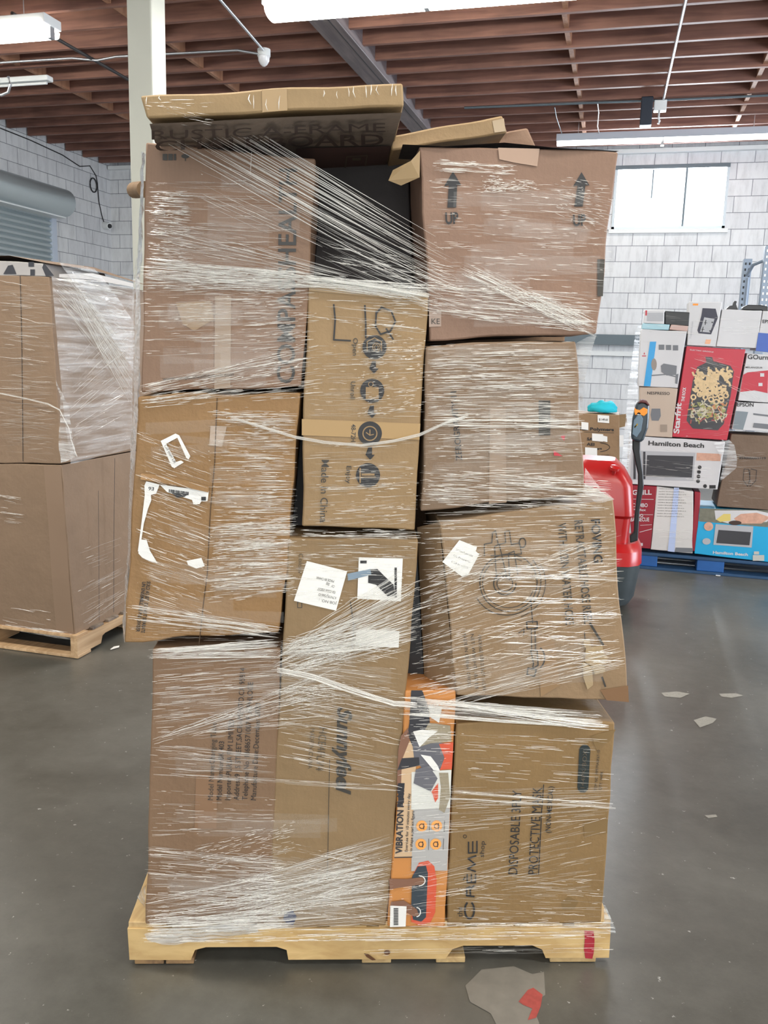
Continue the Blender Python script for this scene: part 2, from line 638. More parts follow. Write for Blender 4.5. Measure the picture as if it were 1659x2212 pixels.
# ------------------------------------------------------------------ lamps
def strip_light(label, x0, x1, y, z, segs, seen=True, group=None, power=55, hood=False):
    r = thing('strip_light', label, 'ceiling light', ((x0 + x1) / 2, y, z), group)
    if hood:
        box('lamp_housing', x0, x1, y - 0.05, y + 0.05, z + 0.07, z + 0.15, plain('lamp_grey', (0.42, 0.46, 0.52), 0.5), r, 0.004)
    else:
        box('lamp_housing', x0 - 0.02, x1 + 0.02, y - 0.11, y + 0.11, z + 0.075, z + 0.15, M_WHITE, r, 0.006)
    L = (x1 - x0) / segs
    for s in range(segs):
        a, b_ = x0 + s * L + 0.01, x0 + (s + 1) * L - 0.01
        n = 12
        wd, ht = (0.045, 0.05) if hood else (0.125, 0.075)
        v, f = [], []
        for X in (a, b_):
            for i in range(n + 1):
                an = math.pi * i / n
                v.append((X, y - math.cos(an) * wd, z + 0.07 - math.sin(an) ** 0.7 * ht))
        for i in range(n):
            f.append((i, i + 1, n + 2 + i, n + 1 + i))
        f.append(tuple(range(n + 1)))
        f.append(tuple(range(n + 1, 2 * n + 2)))
        mesh('lamp_diffuser', v, f, M_TUBE2 if hood else M_TUBE, r)
        box('lamp_clip', b_ - 0.012, b_ + 0.022, y - 0.03, y + 0.03, z - 0.012, z + 0.075, M_STEEL, r)
    for X in (x0 + 0.25, x1 - 0.25):
        tube('hanger_chain', [(X, y, z + 0.15), (X, y, 4.3)], 0.004, M_STEEL, r, 5)
    area('strip_light_glow', ((x0 + x1) / 2, y, z - 0.02), x1 - x0, power, (1.0, 0.95, 0.86), None, 0.14)
    return r


strip_light('lit fluorescent strip light with frosted cover, hung over the top of the central box stack', -2.76, -0.32, 6.50, 3.98, 2)
strip_light('lit fluorescent strip light at left, hung beside the cream column', -7.10, -4.66, 6.50, 3.98, 2)
strip_light('long lit tube light hung under the joists in front of the small window', -0.965, 1.475, 11.0, 4.02, 2, hood=True, power=14)
for (x, y) in ((-2.8, 1.6), (0.6, 1.0), (3.8, 6.5), (3.8, 1.4), (-5.6, 1.6), (-0.6, -2.4), (3.2, -2.4)):
    strip_light('fluorescent strip light hung under the joists nearer the loading opening', x, x + 2.44, y, 3.98, 2, group='strip lights over the loading end', power=38)

# conduits and ceiling fittings
tag(tube('conduit', [(-7.3, 7.66, 4.235), (-5.3, 7.70, 4.235), (-5.05, 7.73, 4.21), (-4.85, 7.74, 4.235), (-3.62, 7.79, 4.235), (-3.40, 7.83, 4.20)], 0.011, M_STEEL), 'thin silver conduit running along under the joists to the round sensor', 'conduit')
tag(tube('conduit', [(-3.18, 5.9, 4.235), (-3.37, 7.80, 4.225)], 0.012, M_STEEL), 'silver conduit running straight from the lamp side to the round sensor', 'conduit')
tag(tube('gas_pipe', [(-5.10, 6.6, 4.225), (-5.11, 11.9, 4.225)], 0.016, plain('dark_pipe', (0.03, 0.026, 0.026), 0.6)), 'dark thin pipe crossing under the joists between left lamp and column', 'pipe')
sen = thing('ceiling_sensor', 'white dome sensor under the joists where two conduits meet', 'sensor', (-3.39, 7.86, 4.12))
tube('sensor_plate', [(-3.39, 7.86, 4.25), (-3.39, 7.86, 4.19)], 0.06, M_WHITE, sen, 16)
tube('sensor_dome', [(-3.39, 7.86, 4.19), (-3.39, 7.86, 4.15), (-3.39, 7.86, 4.12), (-3.39, 7.86, 4.105)], [0.055, 0.05, 0.032, 0.012], plain('dome_plastic', (0.7, 0.7, 0.72), 0.15), sen, 16)
ul = thing('bare_strip_light', 'unlit narrow strip light with a curved steel bracket at upper left', 'ceiling light', (-6.1, 7.9, 4.08))
box('lamp_housing', -6.9, -5.68, 7.83, 7.93, 4.10, 4.15, M_WHITE, ul, 0.01)
tube('lamp_tube', [(-6.9, 7.85, 4.075), (-5.7, 7.85, 4.075)], 0.013, M_WHITE, ul, 10)
hk = [(-6.25, 7.5, 4.20), (-6.12, 7.5, 4.15), (-6.05, 7.5, 4.02), (-6.02, 7.5, 3.92), (-5.96, 7.5, 3.88), (-5.88, 7.5, 3.90), (-5.85, 7.5, 3.97), (-5.87, 7.5, 4.04)]
tube('bracket', hk, 0.014, M_STEEL, ul, 8)
tag(tube('conduit', [(-1.9, 9.95, 4.235), (0.1, 10.0, 4.235), (2.6, 10.02, 4.235)], 0.012, M_DSTEEL), 'grey conduit running across under the joists toward the black junction box', 'conduit')
tag(tube('conduit', [(0.27, 6.6, 4.235), (0.20, 10.1, 4.235)], 0.013, M_STEEL), 'pale conduit running toward the back wall above the window light', 'conduit')
tag(box('junction_box', -0.02, 0.10, 9.93, 10.05, 3.98, 4.262, plain('navy_box', (0.012, 0.02, 0.035), 0.5), None, 0.01), 'tall black junction box hung under the joists above the small window', 'junction box')
oc = thing('outlet_box', 'small white ceiling outlet with a hanging plug beside the black junction box', 'outlet', (0.17, 10.0, 4.15))
box('outlet_cover', 0.11, 0.24, 9.98, 10.08, 4.13, 4.235, M_WHITE, oc, 0.008)
tube('plug', [(0.17, 10.0, 4.13), (0.17, 10.0, 4.05), (0.18, 10.0, 4.03), (0.17, 10.0, 4.0)], 0.012, M_WHITE, oc, 8)
tag(tube('hanging_cord', [(-0.47, 10.0, 4.24), (-0.46, 10.2, 4.19), (-0.48, 10.6, 4.15), (-0.47, 11.0, 4.16)], 0.006, M_WHITE), 'thin white cord hanging from the joists to the window light', 'cord')
tag(tube('hanging_cord', [(-0.93, 10.1, 4.24), (-0.92, 10.3, 4.18), (-0.90, 10.9, 4.16)], 0.006, M_DSTEEL), 'thin grey cord hanging at the near end of the window light', 'cord')
# security camera with its loose cable in the left corner
sc_ = thing('security_camera', 'small white dome security camera on the left block wall near the corner', 'camera', (-7.8, 12.08, 3.35))
tube('camera_body', [(-7.86, 12.08, 3.36), (-7.80, 12.07, 3.355), (-7.74, 12.05, 3.345)], [0.055, 0.06, 0.05], M_WHITE, sc_, 14)
tube('camera_lens', [(-7.742, 12.05, 3.345), (-7.722, 12.045, 3.343)], [0.036, 0.03], M_BLACK, sc_, 12)
cab = [(-7.85, 9.8, 4.22), (-7.85, 10.4, 4.21), (-7.85, 11.1, 4.17), (-7.85, 11.5, 4.10), (-7.85, 11.75, 4.16), (-7.85, 11.9, 4.05), (-7.85, 11.93, 3.95), (-7.85, 11.95, 3.7), (-7.85, 12.02, 3.5), (-7.84, 12.07, 3.38)]
tag(tube('camera_cable', cab, 0.007, M_BLACKM, None, 6), 'black cable drooping along the wall top down to the dome camera', 'cable')
ring = [(-7.845, 11.82 + 0.085 * math.cos(a * math.pi / 12), 3.90 + 0.10 * math.sin(a * math.pi / 12)) for a in range(25)]
tag(tube('cable_coil', ring, 0.009, M_BLACKM, None, 6), 'coil of spare black cable hanging on the left block wall', 'cable')


# ------------------------------------------------------------------ cartons
def disp(p, seed):
    return 0.0035 * noise.noise(Vector((p.x * 4 + seed * 7.3, p.y * 4, p.z * 4)))


def carton(label, quad, pl, depth, mat, name='cardboard_box', group=None, seed=None, cat='box', nx=10, nz=12, wob=0.004, off=0.0, body='carton', depthv=None):
    """a box whose front face is the four corners TL TR BR BL on plane pl and which runs back by depth"""
    seed = R() * 50 if seed is None else seed
    q = [pl.at(x, y, off) for x, y in quad]
    dv = depthv if depthv is not None else pl.n * depth
    base = (q[2] + q[3]) / 2 + dv * 0.5
    r = thing(name, label, cat, base, group)
    r['_s'] = seed
    ny = 4
    V, idx = [], {}

    def vert(i, j, k_):
        key = (i, j, k_)
        if key in idx:
            return idx[key]
        u, w_, v_ = i / nx, j / ny, k_ / nz
        p = (q[0] * (1 - v_) + q[3] * v_) * (1 - u) + (q[1] * (1 - v_) + q[2] * v_) * u + dv * w_
        # soft, slightly crushed edges
        eu = min(u, 1 - u) * nx
        ev = min(v_, 1 - v_) * nz
        nn = noise.noise_vector(p * 9 + Vector((seed, 0, 0)))
        if eu < 0.5 or ev < 0.5:
            p = p + nn * wob
        elif j > 0:
            p = p + nn * wob * 0.25
        if j == 0:
            p = p + pl.n * disp(p, seed)
        idx[key] = len(V)
        V.append(p)
        return idx[key]
    Fc = []
    for i in range(nx):
        for k_ in range(nz):
            Fc.append((vert(i, 0, k_), vert(i, 0, k_ + 1), vert(i + 1, 0, k_ + 1), vert(i + 1, 0, k_)))
            Fc.append((vert(i, ny, k_), vert(i + 1, ny, k_), vert(i + 1, ny, k_ + 1), vert(i, ny, k_ + 1)))
    for j in range(ny):
        for k_ in range(nz):
            Fc.append((vert(0, j, k_), vert(0, j + 1, k_), vert(0, j + 1, k_ + 1), vert(0, j, k_ + 1)))
            Fc.append((vert(nx, j, k_), vert(nx, j, k_ + 1), vert(nx, j + 1, k_ + 1), vert(nx, j + 1, k_)))
        for i in range(nx):
            Fc.append((vert(i, j, 0), vert(i + 1, j, 0), vert(i + 1, j + 1, 0), vert(i, j + 1, 0)))
            Fc.append((vert(i, j, nz), vert(i, j + 1, nz), vert(i + 1, j + 1, nz), vert(i + 1, j, nz)))
    o = mesh(body, V, Fc, mat, r, True, 35)
    bevel(o, 0.004, 2)
    return r


def seedof(r):
    return r['_s'] if r is not None and '_s' in r else 0


def decal(name, px, pl, mat, parent, off=0.0018, label=None, sub=True):
    """a printed or glued shape: outline in the picture plane laid on the surface pl"""
    bm = bmesh.new()
    vs = [bm.verts.new((x, y, 0)) for x, y in px]
    bm.faces.new(vs)
    bmesh.ops.triangulate(bm, faces=bm.faces)
    big = max(max(p_[0] for p_ in px) - min(p_[0] for p_ in px), max(p_[1] for p_ in px) - min(p_[1] for p_ in px))
    if big > 45 and len(px) < 12:
        bmesh.ops.subdivide_edges(bm, edges=bm.edges, cuts=int(min(8, big / 22)), use_grid_fill=True)
        bmesh.ops.triangulate(bm, faces=bm.faces)
    s = seedof(parent)
    verts = []
    for v in bm.verts:
        p = pl.at(v.co.x, v.co.y, 0)
        verts.append(p + pl.n * (disp(p, s) - off))
    bm.verts.index_update()
    fs = [tuple(l.vert.index for l in f_.loops) for f_ in bm.faces]
    bm.free()
    o = mesh(name, verts, fs, mat, parent)
    if label:
        o['label'] = label
    return o


def multi(name, polys, pl, mat, parent, off=0.0022, label=None):
    """several marks of one print"""
    verts, fs = [], []
    s = seedof(parent)
    for px in polys:
        bm = bmesh.new()
        bm.faces.new([bm.verts.new((x, y, 0)) for x, y in px])
        bmesh.ops.triangulate(bm, faces=bm.faces)
        bm.verts.index_update()
        k_ = len(verts)
        for v in bm.verts:
            p = pl.at(v.co.x, v.co.y, 0)
            verts.append(p + pl.n * (disp(p, s) - off))
        fs += [tuple(l.vert.index + k_ for l in f_.loops) for f_ in bm.faces]
        bm.free()
    o = mesh(name, verts, fs, mat, parent)
    if label:
        o['label'] = label
    return o


def each(name, polys, pl, mat, parent, off=0.0022, label=None):
    return [multi(name, [p_], pl, mat, parent, off, label) for p_ in polys]


def disc(cx, cy, rx, ry=None, n=20, a0=0):
    ry = ry or rx
    return [(cx + rx * math.cos(a0 + 2 * math.pi * i / n), cy + ry * math.sin(a0 + 2 * math.pi * i / n)) for i in range(n)]


def rect(x0, y0, x1, y1, lean=0.0):
    return [(x0, y0), (x1, y0 + lean), (x1, y1 + lean), (x0, y1)]


def stroke(pts, wd):
    """quads following a polyline in the picture"""
    out = []
    for (a, b_) in zip(pts[:-1], pts[1:]):
        dx, dy = b_[0] - a[0], b_[1] - a[1]
        L = math.hypot(dx, dy) or 1
        nx_, ny_ = -dy / L * wd / 2, dx / L * wd / 2
        ex, ey = dx / L * wd * 0.25, dy / L * wd * 0.25
        out.append([(a[0] + nx_ - ex, a[1] + ny_ - ey), (b_[0] + nx_ + ex, b_[1] + ny_ + ey), (b_[0] - nx_ + ex, b_[1] - ny_ + ey), (a[0] - nx_ - ex, a[1] - ny_ - ey)])
    return out


def ringline(cx, cy, rx, ry, wd, a0=0, a1=360, n=28):
    pts = [(cx + rx * math.cos(math.radians(a0 + (a1 - a0) * i / n)), cy + ry * math.sin(math.radians(a0 + (a1 - a0) * i / n))) for i in range(n + 1)]
    return stroke(pts, wd)


TXT = {}


def text_mesh(s, bold, shear=0.0):
    key = (s, bold, shear)
    if key in TXT:
        return TXT[key]
    cu = bpy.data.curves.new('lettering', 'FONT')
    cu.body = s
    cu.size = 1
    cu.offset = bold
    cu.shear = shear
    cu.resolution_u = 3
    ob = bpy.data.objects.new('lettering', cu)
    COL.objects.link(ob)
    dg = bpy.context.evaluated_depsgraph_get()
    me = bpy.data.meshes.new_from_object(ob.evaluated_get(dg))
    vs = [tuple(v.co[:2]) for v in me.vertices]
    fs = [tuple(p.vertices) for p in me.polygons]
    bpy.data.objects.remove(ob)
    bpy.data.curves.remove(cu)
    bpy.data.meshes.remove(me)
    TXT[key] = (vs, fs)
    return TXT[key]


def text(s, a, b_, h, pl, mat, parent, bold=0.0, name='printed_text', off=0.0026, shear=0.0, label=None):
    """lettering from a to b (baseline, picture coordinates), capital height h"""
    vs, fs = text_mesh(s, bold, shear)
    if not vs:
        return None
    x0, x1 = min(v[0] for v in vs), max(v[0] for v in vs)
    cap = 0.70
    ax, ay = b_[0] - a[0], b_[1] - a[1]
    L = math.hypot(ax, ay)
    ux, uy = uxy = (ay / L, -ax / L)
    verts = []
    sd = seedof(parent)
    for (x, y) in vs:
        t_ = (x - x0) / (x1 - x0)
        px, py = a[0] + ax * t_ + ux * y / cap * h, a[1] + ay * t_ + uy * y / cap * h
        p = pl.at(px, py, 0)
        verts.append(p + pl.n * (disp(p, sd) - off))
    o = mesh(name, verts, fs, mat, parent)
    if label:
        o['label'] = label
    return o


def tape(px, pl, parent, mat=None):
    return decal('packing_tape', px, pl, mat or M_TAPE, parent, 0.0018)


def cb(name, c, **k_):
    return cardboard(name, tuple(x * 0.84 for x in c), **k_)


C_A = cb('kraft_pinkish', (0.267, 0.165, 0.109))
C_B = cb('kraft_golden', (0.347, 0.235, 0.118))
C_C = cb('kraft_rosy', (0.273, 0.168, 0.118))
C_F = cb('kraft_light', (0.341, 0.226, 0.115))
C_G = cb('kraft_olive', (0.285, 0.189, 0.097))
C_H = cb('kraft_orange', (0.32, 0.185, 0.08), crease=0.6)
C_I = cb('kraft_brown', (0.248, 0.153, 0.091))
C_J = cb('kraft_dull', (0.248, 0.168, 0.109))
C_K = cb('kraft_mid', (0.310, 0.207, 0.118))
C_M = cb('kraft_deep', (0.273, 0.171, 0.074))
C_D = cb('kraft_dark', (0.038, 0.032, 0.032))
C_L = cb('kraft_left', (0.260, 0.174, 0.112))

FP = F(0.0)

# ---- main pallet -----------------------------------------------------------
pal = thing('wooden_pallet', 'new yellow pine pallet under the tall wrapped stack in the middle', 'pallet', Lc(0.61, 0.5, 0))


def stringer(y, mat, name='stringer'):
    prof = [(0, 0.018), (0.155, 0.018), (0.165, 0.045), (0.19, 0.055), (0.37, 0.055), (0.395, 0.045), (0.398, 0.018), (0.80, 0.018), (0.815, 0.045), (0.84, 0.055), (1.02, 0.055), (1.045, 0.045), (1.055, 0.018), (1.22, 0.018), (1.22, 0.106), (0, 0.106)]
    prof = [(x + (U(-0.002, 0.002)), z + (U(-0.0015, 0.0015))) for x, z in prof]
    n = len(prof)
    v = [Lc(x, y, z) for x, z in prof] + [Lc(x, y + 0.038, z) for x, z in prof]
    f = [tuple(range(n))[::-1], tuple(range(n, 2 * n))] + [(i, (i + 1) % n, n + (i + 1) % n, n + i) for i in range(n)]
    o = mesh(name, v, f, mat, pal)
    bm = bmesh.new()
    bm.from_mesh(o.data)
    bmesh.ops.triangulate(bm, faces=[q for q in bm.faces if len(q.verts) > 4])
    bmesh.ops.recalc_face_normals(bm, faces=bm.faces)
    bm.to_mesh(o.data)
    bm.free()
    return o


for y in (0.0, 0.49, 0.978):
    stringer(y, M_PINE)
xb = 0.0
while xb < 1.16:
    wd = 0.095
    box('deck_board', xb, xb + wd, 0.004, 1.016, 0.106, 0.122, M_PINEY, pal, 0.002, 'P')
    xb += 0.125
for (a, b_) in ((0.012, 0.085), (0.09, 0.16), (0.585, 0.66), (0.775, 0.85), (1.07, 1.19)):
    box('bottom_board', a, b_, 0.006, 1.014, 0.002, 0.018, M_PINED if a < 0.2 else M_PINEY, pal, 0.002, 'P')
decal('spray_mark', [(1262, 2009), (1282, 2010), (1284, 2030), (1282, 2058), (1279, 2070), (1264, 2069), (1261, 2050), (1263, 2030)], FP, plain('red_spray', (0.36, 0.02, 0.035), 0.6, var=0.3, scale=60), pal, 0.0012, 'red sprayed stripe')
decal('board_knot', disc(836, 2056, 7, 5), FP, plain('knot', (0.10, 0.04, 0.015), 0.6), pal, 0.001)
decal('board_knot', [(786, 2058), (796, 2060), (812, 2072), (804, 2073), (792, 2066)], FP, plain('knot', (0.1, 0.04, 0.015), 0.6), pal, 0.001)

# ---- the cartons of the stack ------------------------------------------------
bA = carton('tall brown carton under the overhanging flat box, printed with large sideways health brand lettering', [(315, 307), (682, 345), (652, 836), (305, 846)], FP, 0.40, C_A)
text('COMPASSHEALTH', (636, 828), (641, 365), 38, FP, plain('dark_print', (0.04, 0.038, 0.036), 0.6), bA, 0.012)
text('www.compasshealthbrands.com', (352, 822), (505, 812), 8, FP, M_INKG, bA)
multi('handling_mark', [rect(352, 333, 362, 347), rect(364, 333, 374, 347), rect(376, 333, 381, 347)] + [disc(401, 338, 9, 5, 10)] + stroke([(401, 338), (401, 348)], 2), FP, M_INKG, bA)
tape([(465, 640), (500, 640), (498, 838), (463, 840)], FP, bA, plain('dull_tape', (0.27, 0.185, 0.12), 0.3))
decal('tape_patch', [(380, 655), (455, 650), (462, 690), (420, 715), (395, 700)], FP, plain('old_tape', (0.27, 0.17, 0.085), 0.35), bA, 0.0015)

# flat box lying on top and sticking out toward the camera
TB = F(-0.19)
bB = carton('flat golden chalkboard box lying on top and jutting out toward the viewer', [(302, 207), (868, 178), (872, 228), (315, 255)], TB, 0.72, C_B, nx=14, nz=3)
tape([(566, 195), (620, 192), (621, 239), (567, 243)], TB, bB, plain('gold_tape', (0.33, 0.21, 0.085), 0.25))
pa, pb = TB.at(315, 255), TB.at(872, 228)
pc = pa + PN
nrm = (pb - pa).cross(pc - pa).normalized()
if nrm.z < 0:
    nrm = -nrm
UN = Plane(pa, nrm)                      # the underside, seen from below
decal('printed_panel', [(322, 258), (868, 231), (832, 358), (420, 352), (334, 300)], UN, cb('underside_print', (0.27, 0.215, 0.175)), bB, 0.008)
text('RUSTIC A-FRAME', (326, 284), (832, 267), 21, UN, plain('brown_stencil', (0.055, 0.035, 0.03), 0.7), bB, 0.0, off=0.016)
text('CHALKBOARD', (334, 311), (828, 297), 25, UN, plain('brown_stencil', (0.055, 0.035, 0.03), 0.7), bB, 0.008, off=0.016)
decal('printed_panel', [(640, 310), (843, 303), (832, 358), (640, 352)], UN, plain('brown_band', (0.085, 0.045, 0.04), 0.7), bB, 0.012)
multi('printed_mark', stroke([(745, 345), (748, 320), (792, 317), (788, 342)], 2) + [rect(760, 322, 778, 328)], UN, M_INKF, bB, 0.018)

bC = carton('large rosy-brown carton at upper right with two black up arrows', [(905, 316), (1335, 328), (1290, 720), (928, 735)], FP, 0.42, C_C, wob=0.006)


def up_arrow(x, y, s, lean):
    sh = [(x, y), (x + 18 * s, y + 30 * s), (x + 9 * s, y + 30 * s), (x + 9 * s - lean, y + 78 * s), (x - 10 * s - lean, y + 78 * s), (x - 9 * s, y + 30 * s), (x - 19 * s, y + 32 * s)]
    decal('up_arrow', sh, FP, M_INK, bC, 0.002)


up_arrow(978, 371, 1.0, 2)
up_arrow(1256, 372, 0.95, 6)
text('UP', (962, 484), (990, 483), 24, FP, M_INK, bC, 0.03)
text('UP', (1238, 488), (1266, 487), 24, FP, M_INK, bC, 0.03)
decal('label', [(927, 672), (953, 672), (953, 705), (927, 706)], FP, plain('smudged_label', (0.36, 0.27, 0.22), 0.6), bC, 0.0015)
text('KE', (932, 700), (950, 700), 12, FP, M_INKG, bC)
decal('printed_mark', [(1290, 560), (1306, 560), (1302, 640), (1290, 640)], FP, M_INKG, bC)
decal('packing_tape', [(1075, 320), (1165, 322), (1160, 360), (1110, 352), (1078, 345)], FP, plain('crinkled_tape', (0.33, 0.21, 0.14), 0.12), bC, 0.003)
# torn top flaps of that carton
v = [FP.at(870, 312, 0), FP.at(960, 318, 0.01), FP.at(1090, 308, 0.0), FP.at(1200, 322, 0.012), FP.at(1337, 326, 0.0)]
vb = [p + PN * 0.16 + Vector((0, 0, U(0.0, 0.02))) for p in v]
mesh('torn_flap', v + vb, [(i, i + 1, 6 + i, 5 + i) for i in range(4)], C_D, bC)
mesh('torn_flap', [FP.at(907, 326, .004), FP.at(886, 352, .02), FP.at(848, 370, .012), FP.at(838, 394, .02), FP.at(866, 402, .006), FP.at(906, 384, .004)], [(0, 1, 2, 3, 4, 5)], M_TAPE, bC)

F1 = F(0.10)
bE = carton('thin flat carton tilted on top of the carton with up arrows', [(842, 294), (1088, 250), (1098, 287), (846, 325)], F1, 0.30, C_F, nx=10, nz=3)
tape([(1063, 262), (1088, 256), (1092, 284), (1068, 287)], F1, bE)
F2 = F(0.22)
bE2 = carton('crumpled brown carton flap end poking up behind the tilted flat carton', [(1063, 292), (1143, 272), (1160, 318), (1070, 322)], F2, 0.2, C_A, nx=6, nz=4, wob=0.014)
F3 = F(0.27)
bD = carton('dark grey carton set back in the shadow between the two top cartons', [(690, 352), (884, 345), (892, 628), (676, 628)], F3, 0.15, C_D)  # brown carton; shade of the recess is put into its near-black colour
bF = carton('slim tall carton in the middle with LIQ written in black marker', [(666, 612), (925, 634), (895, 1146), (650, 1138)], FP, 0.42, C_F, wob=0.005)
wd_ = 3.6
multi('marker_letter', stroke([(721, 658), (724, 690), (721, 734), (757, 736)], wd_), FP, M_INK, bF, 0.0034, 'black marker letter L')
multi('marker_letter', stroke([(788, 660), (790, 700), (790, 730)], wd_), FP, M_INK, bF, 0.0034, 'black marker letter I')
multi('marker_letter', stroke([(813, 672), (811, 705), (822, 722), (843, 715), (854, 695), (845, 672), (824, 664), (812, 678)], wd_) + stroke([(834, 710), (849, 733)], wd_), FP, M_INK, bF, 0.0034, 'black marker letter Q')
tape([(668, 616), (925, 637), (924, 652), (668, 628)], FP, bF, plain('gold_tape', (0.33, 0.21, 0.085), 0.25))
tape([(652, 905), (908, 915), (906, 950), (652, 940)], FP, bF, plain('amber_tape', (0.36, 0.225, 0.085), 0.35))
for (x, y, word) in ((809, 750, 'Open'), (804, 844, 'Unroll'), (799, 936, '48-72H'), (795, 1026, 'Enjoy')):
    decal('print_icon', disc(x, y, 26, 26, 28), FP, M_INK, bF, 0.0022)
    if word == '48-72H':
        multi('icon_detail', ringline(x, y, 15, 15, 2.5) + stroke([(x - 8, y - 2), (x, y + 4), (x, y - 8)], 2.2) + stroke([(x + 8, y + 2), (x, y + 4)], 2), FP, C_F, bF, 0.0032)
    elif word == 'Open':
        multi('icon_detail', stroke([(x - 16, y + 8), (x - 16, y - 12), (x, y - 20), (x + 15, y - 12), (x + 15, y + 8)], 2) + ringline(x + 4, y, 8, 9, 1.6) + ringline(x + 4, y, 4, 5, 1.4), FP, C_F, bF, 0.0032)
    elif word == 'Unroll':
        multi('icon_detail', [rect(x - 14, y - 8, x + 14, y + 18)] + ringline(x - 3, y - 14, 5, 5, 1.6), FP, C_F, bF, 0.0032)
    else:
        multi('icon_detail', stroke([(x - 17, y - 15), (x - 17, y + 16)], 3) + stroke([(x - 17, y + 4), (x + 16, y + 4)], 2) + [rect(x - 14, y - 4, x + 14, y + 1)], FP, C_F, bF, 0.0032)
    text(word, (x - 46 if word != '48-72H' else x - 40, y - 20), (x - 47 if word != '48-72H' else x - 41, y + 18), 10, FP, M_INKG, bF, 0.01)
for y in (792, 888, 978):
    x = 808 - (y - 790) * 0.045
    multi('print_arrow', [[(x - 4, y - 12), (x + 4, y - 12), (x + 4, y + 4), (x + 10, y + 4), (x, y + 15), (x - 10, y + 4), (x - 4, y + 4)]], FP, M_INK, bF)
text('Made In China', (695, 993), (691, 1128), 16, FP, M_INKG, bF, 0.004)

bG = carton('tall narrow olive-brown carton at bottom middle with bold sideways feel logo', [(621, 1162), (904, 1166), (834, 2003), (578, 2003)], FP, 0.42, C_G, nz=16)
text('Sunnyfeel', (730, 1526), (727, 1716), 30, FP, M_INKG, bG, 0.035, shear=0.3)
text('HCE4FLV4', (690, 1570), (682, 1664), 17, FP, M_INKF, bG)
text('MADE IN CHINA', (671, 1572), (665, 1660), 9, FP, M_INKF, bG)
text('Colour', (646, 1195), (644, 1240), 9, FP, M_INKF, bG)
LA = decal('shipping_label', [(663, 1211), (750, 1233), (726, 1318), (635, 1297)], FP, M_PAPER, bG, 0.003, 'white label glued askew')
for i, s in enumerate(('JOB NO. :', 'K7NYKJ75661D', 'FBA CODE USBO57', 'OF   500', 'MADE IN CHINA')):
    text(s, (728 - i * 1.5, 1300 - i * 12), (690 - i * 1.5 if i != 3 else 706, 1292 - i * 12), 6, FP, M_INKG, LA, off=0.0042)
LB = decal('shipping_label', [(775, 1203), (870, 1206), (861, 1398), (768, 1394)], FP, M_PAPER, bG, 0.003, 'tall white label half covered by brown torn paper')
decal('torn_patch', [(768, 1292), (866, 1298), (863, 1362), (790, 1358), (768, 1364)], FP, C_G, LB, 0.0045)
multi('label_ink', [[(796, 1229), (815, 1228), (832, 1245), (850, 1262), (853, 1285), (838, 1288), (812, 1262), (795, 1258)], rect(778, 1210, 792, 1216), rect(852, 1225, 857, 1290)], FP, M_INK, LB, 0.005)
decal('blue_tape', [(750, 1238), (800, 1228), (802, 1240), (752, 1253)], FP, plain('dusty_blue', (0.20, 0.27, 0.34), 0.4), bG, 0.0045)
multi('handling_mark', stroke([(643, 1300), (652, 1300), (652, 1312), (643, 1312), (643, 1300)], 1.5), FP, M_INKG, bG)
multi('fold_line', stroke([(757, 1300), (764, 1350), (762, 1400)], 2.5), FP, M_INKG, bG)
multi('fold_line', stroke([(712, 1640), (707, 1900)], 1.2), FP, M_INKG, bG)
decal('ink_blot', [(615, 1968), (632, 1963), (641, 1978), (634, 1996), (620, 1994), (612, 1984)], FP, plain('navy_ink', (0.02, 0.03, 0.09), 0.5), bG, 0.003)

bH = carton('creased orange-brown carton on the left side leaning outward with torn white labels', [(300, 852), (652, 850), (603, 1366), (270, 1386)], FP, 0.42, C_H, wob=0.009)
multi('flap_seam', stroke([(469, 860), (464, 1000), (455, 1100), (448, 1240), (440, 1300), (430, 1392)], 1.8), FP, plain('seam_shadow', (0.07, 0.04, 0.02), 0.8), bH, 0.002)
mesh('crease', [FP.at(x, y, o_) for (x, y, o_) in ((306, 1022, .004), (306, 1034, .012), (345, 1026, .004), (345, 1040, .012), (400, 1036, .004), (400, 1050, .013), (452, 1050, .004), (452, 1062, .012))], [(0, 1, 3, 2), (2, 3, 5, 4), (4, 5, 7, 6)], C_H, bH)
each('label_scrap', [[(348, 952), (380, 936), (386, 944), (360, 958), (382, 998), (377, 1010), (372, 1008)], [(380, 936), (388, 940), (412, 985), (408, 992), (403, 988)], [(372, 1000), (392, 994), (398, 998), (377, 1011)]], FP, M_PAPER, bH, 0.0045, 'torn diamond of white label')
text('Call team Lift', (356, 962), (377, 1001), 6, FP, M_INKG, bH, off=0.0055)
LH = each('label_scrap', [[(317, 1039), (346, 1046), (338, 1066), (314, 1070), (313, 1048)], [(346, 1046), (452, 1060), (449, 1082), (436, 1082), (432, 1088), (419, 1089), (416, 1079), (380, 1068), (362, 1062)], [(314, 1068), (327, 1066), (328, 1080), (321, 1098), (314, 1100), (312, 1130), (303, 1190), (299, 1190), (308, 1120)], [(305, 1164), (318, 1165), (325, 1188), (342, 1216), (322, 1210), (308, 1203), (300, 1194)], [(404, 1210), (436, 1204), (443, 1222), (425, 1227), (407, 1219)]], FP, M_PAPER, bH, 0.0045, 'torn remains of a large white shipping label')[1]
text('E6', (334, 1052), (322, 1051), 7, FP, M_INK, LH, 0.02, off=0.0058)
multi('barcode', [rect(366 + i * 3.6, 1056 + i * 0.5, 368 + i * 3.6 + (i % 3) * 0.5, 1063 + i * 0.5) for i in range(12)] + [[(372, 1064), (408, 1066), (400, 1072), (384, 1074)], rect(436, 1072, 446, 1080)], FP, M_INK, LH, 0.0058)
text('SOLD AS SET. DO NOT SEPARATE', (318, 1255), (305, 1366), 8, FP, M_INK, bH, 0.02)
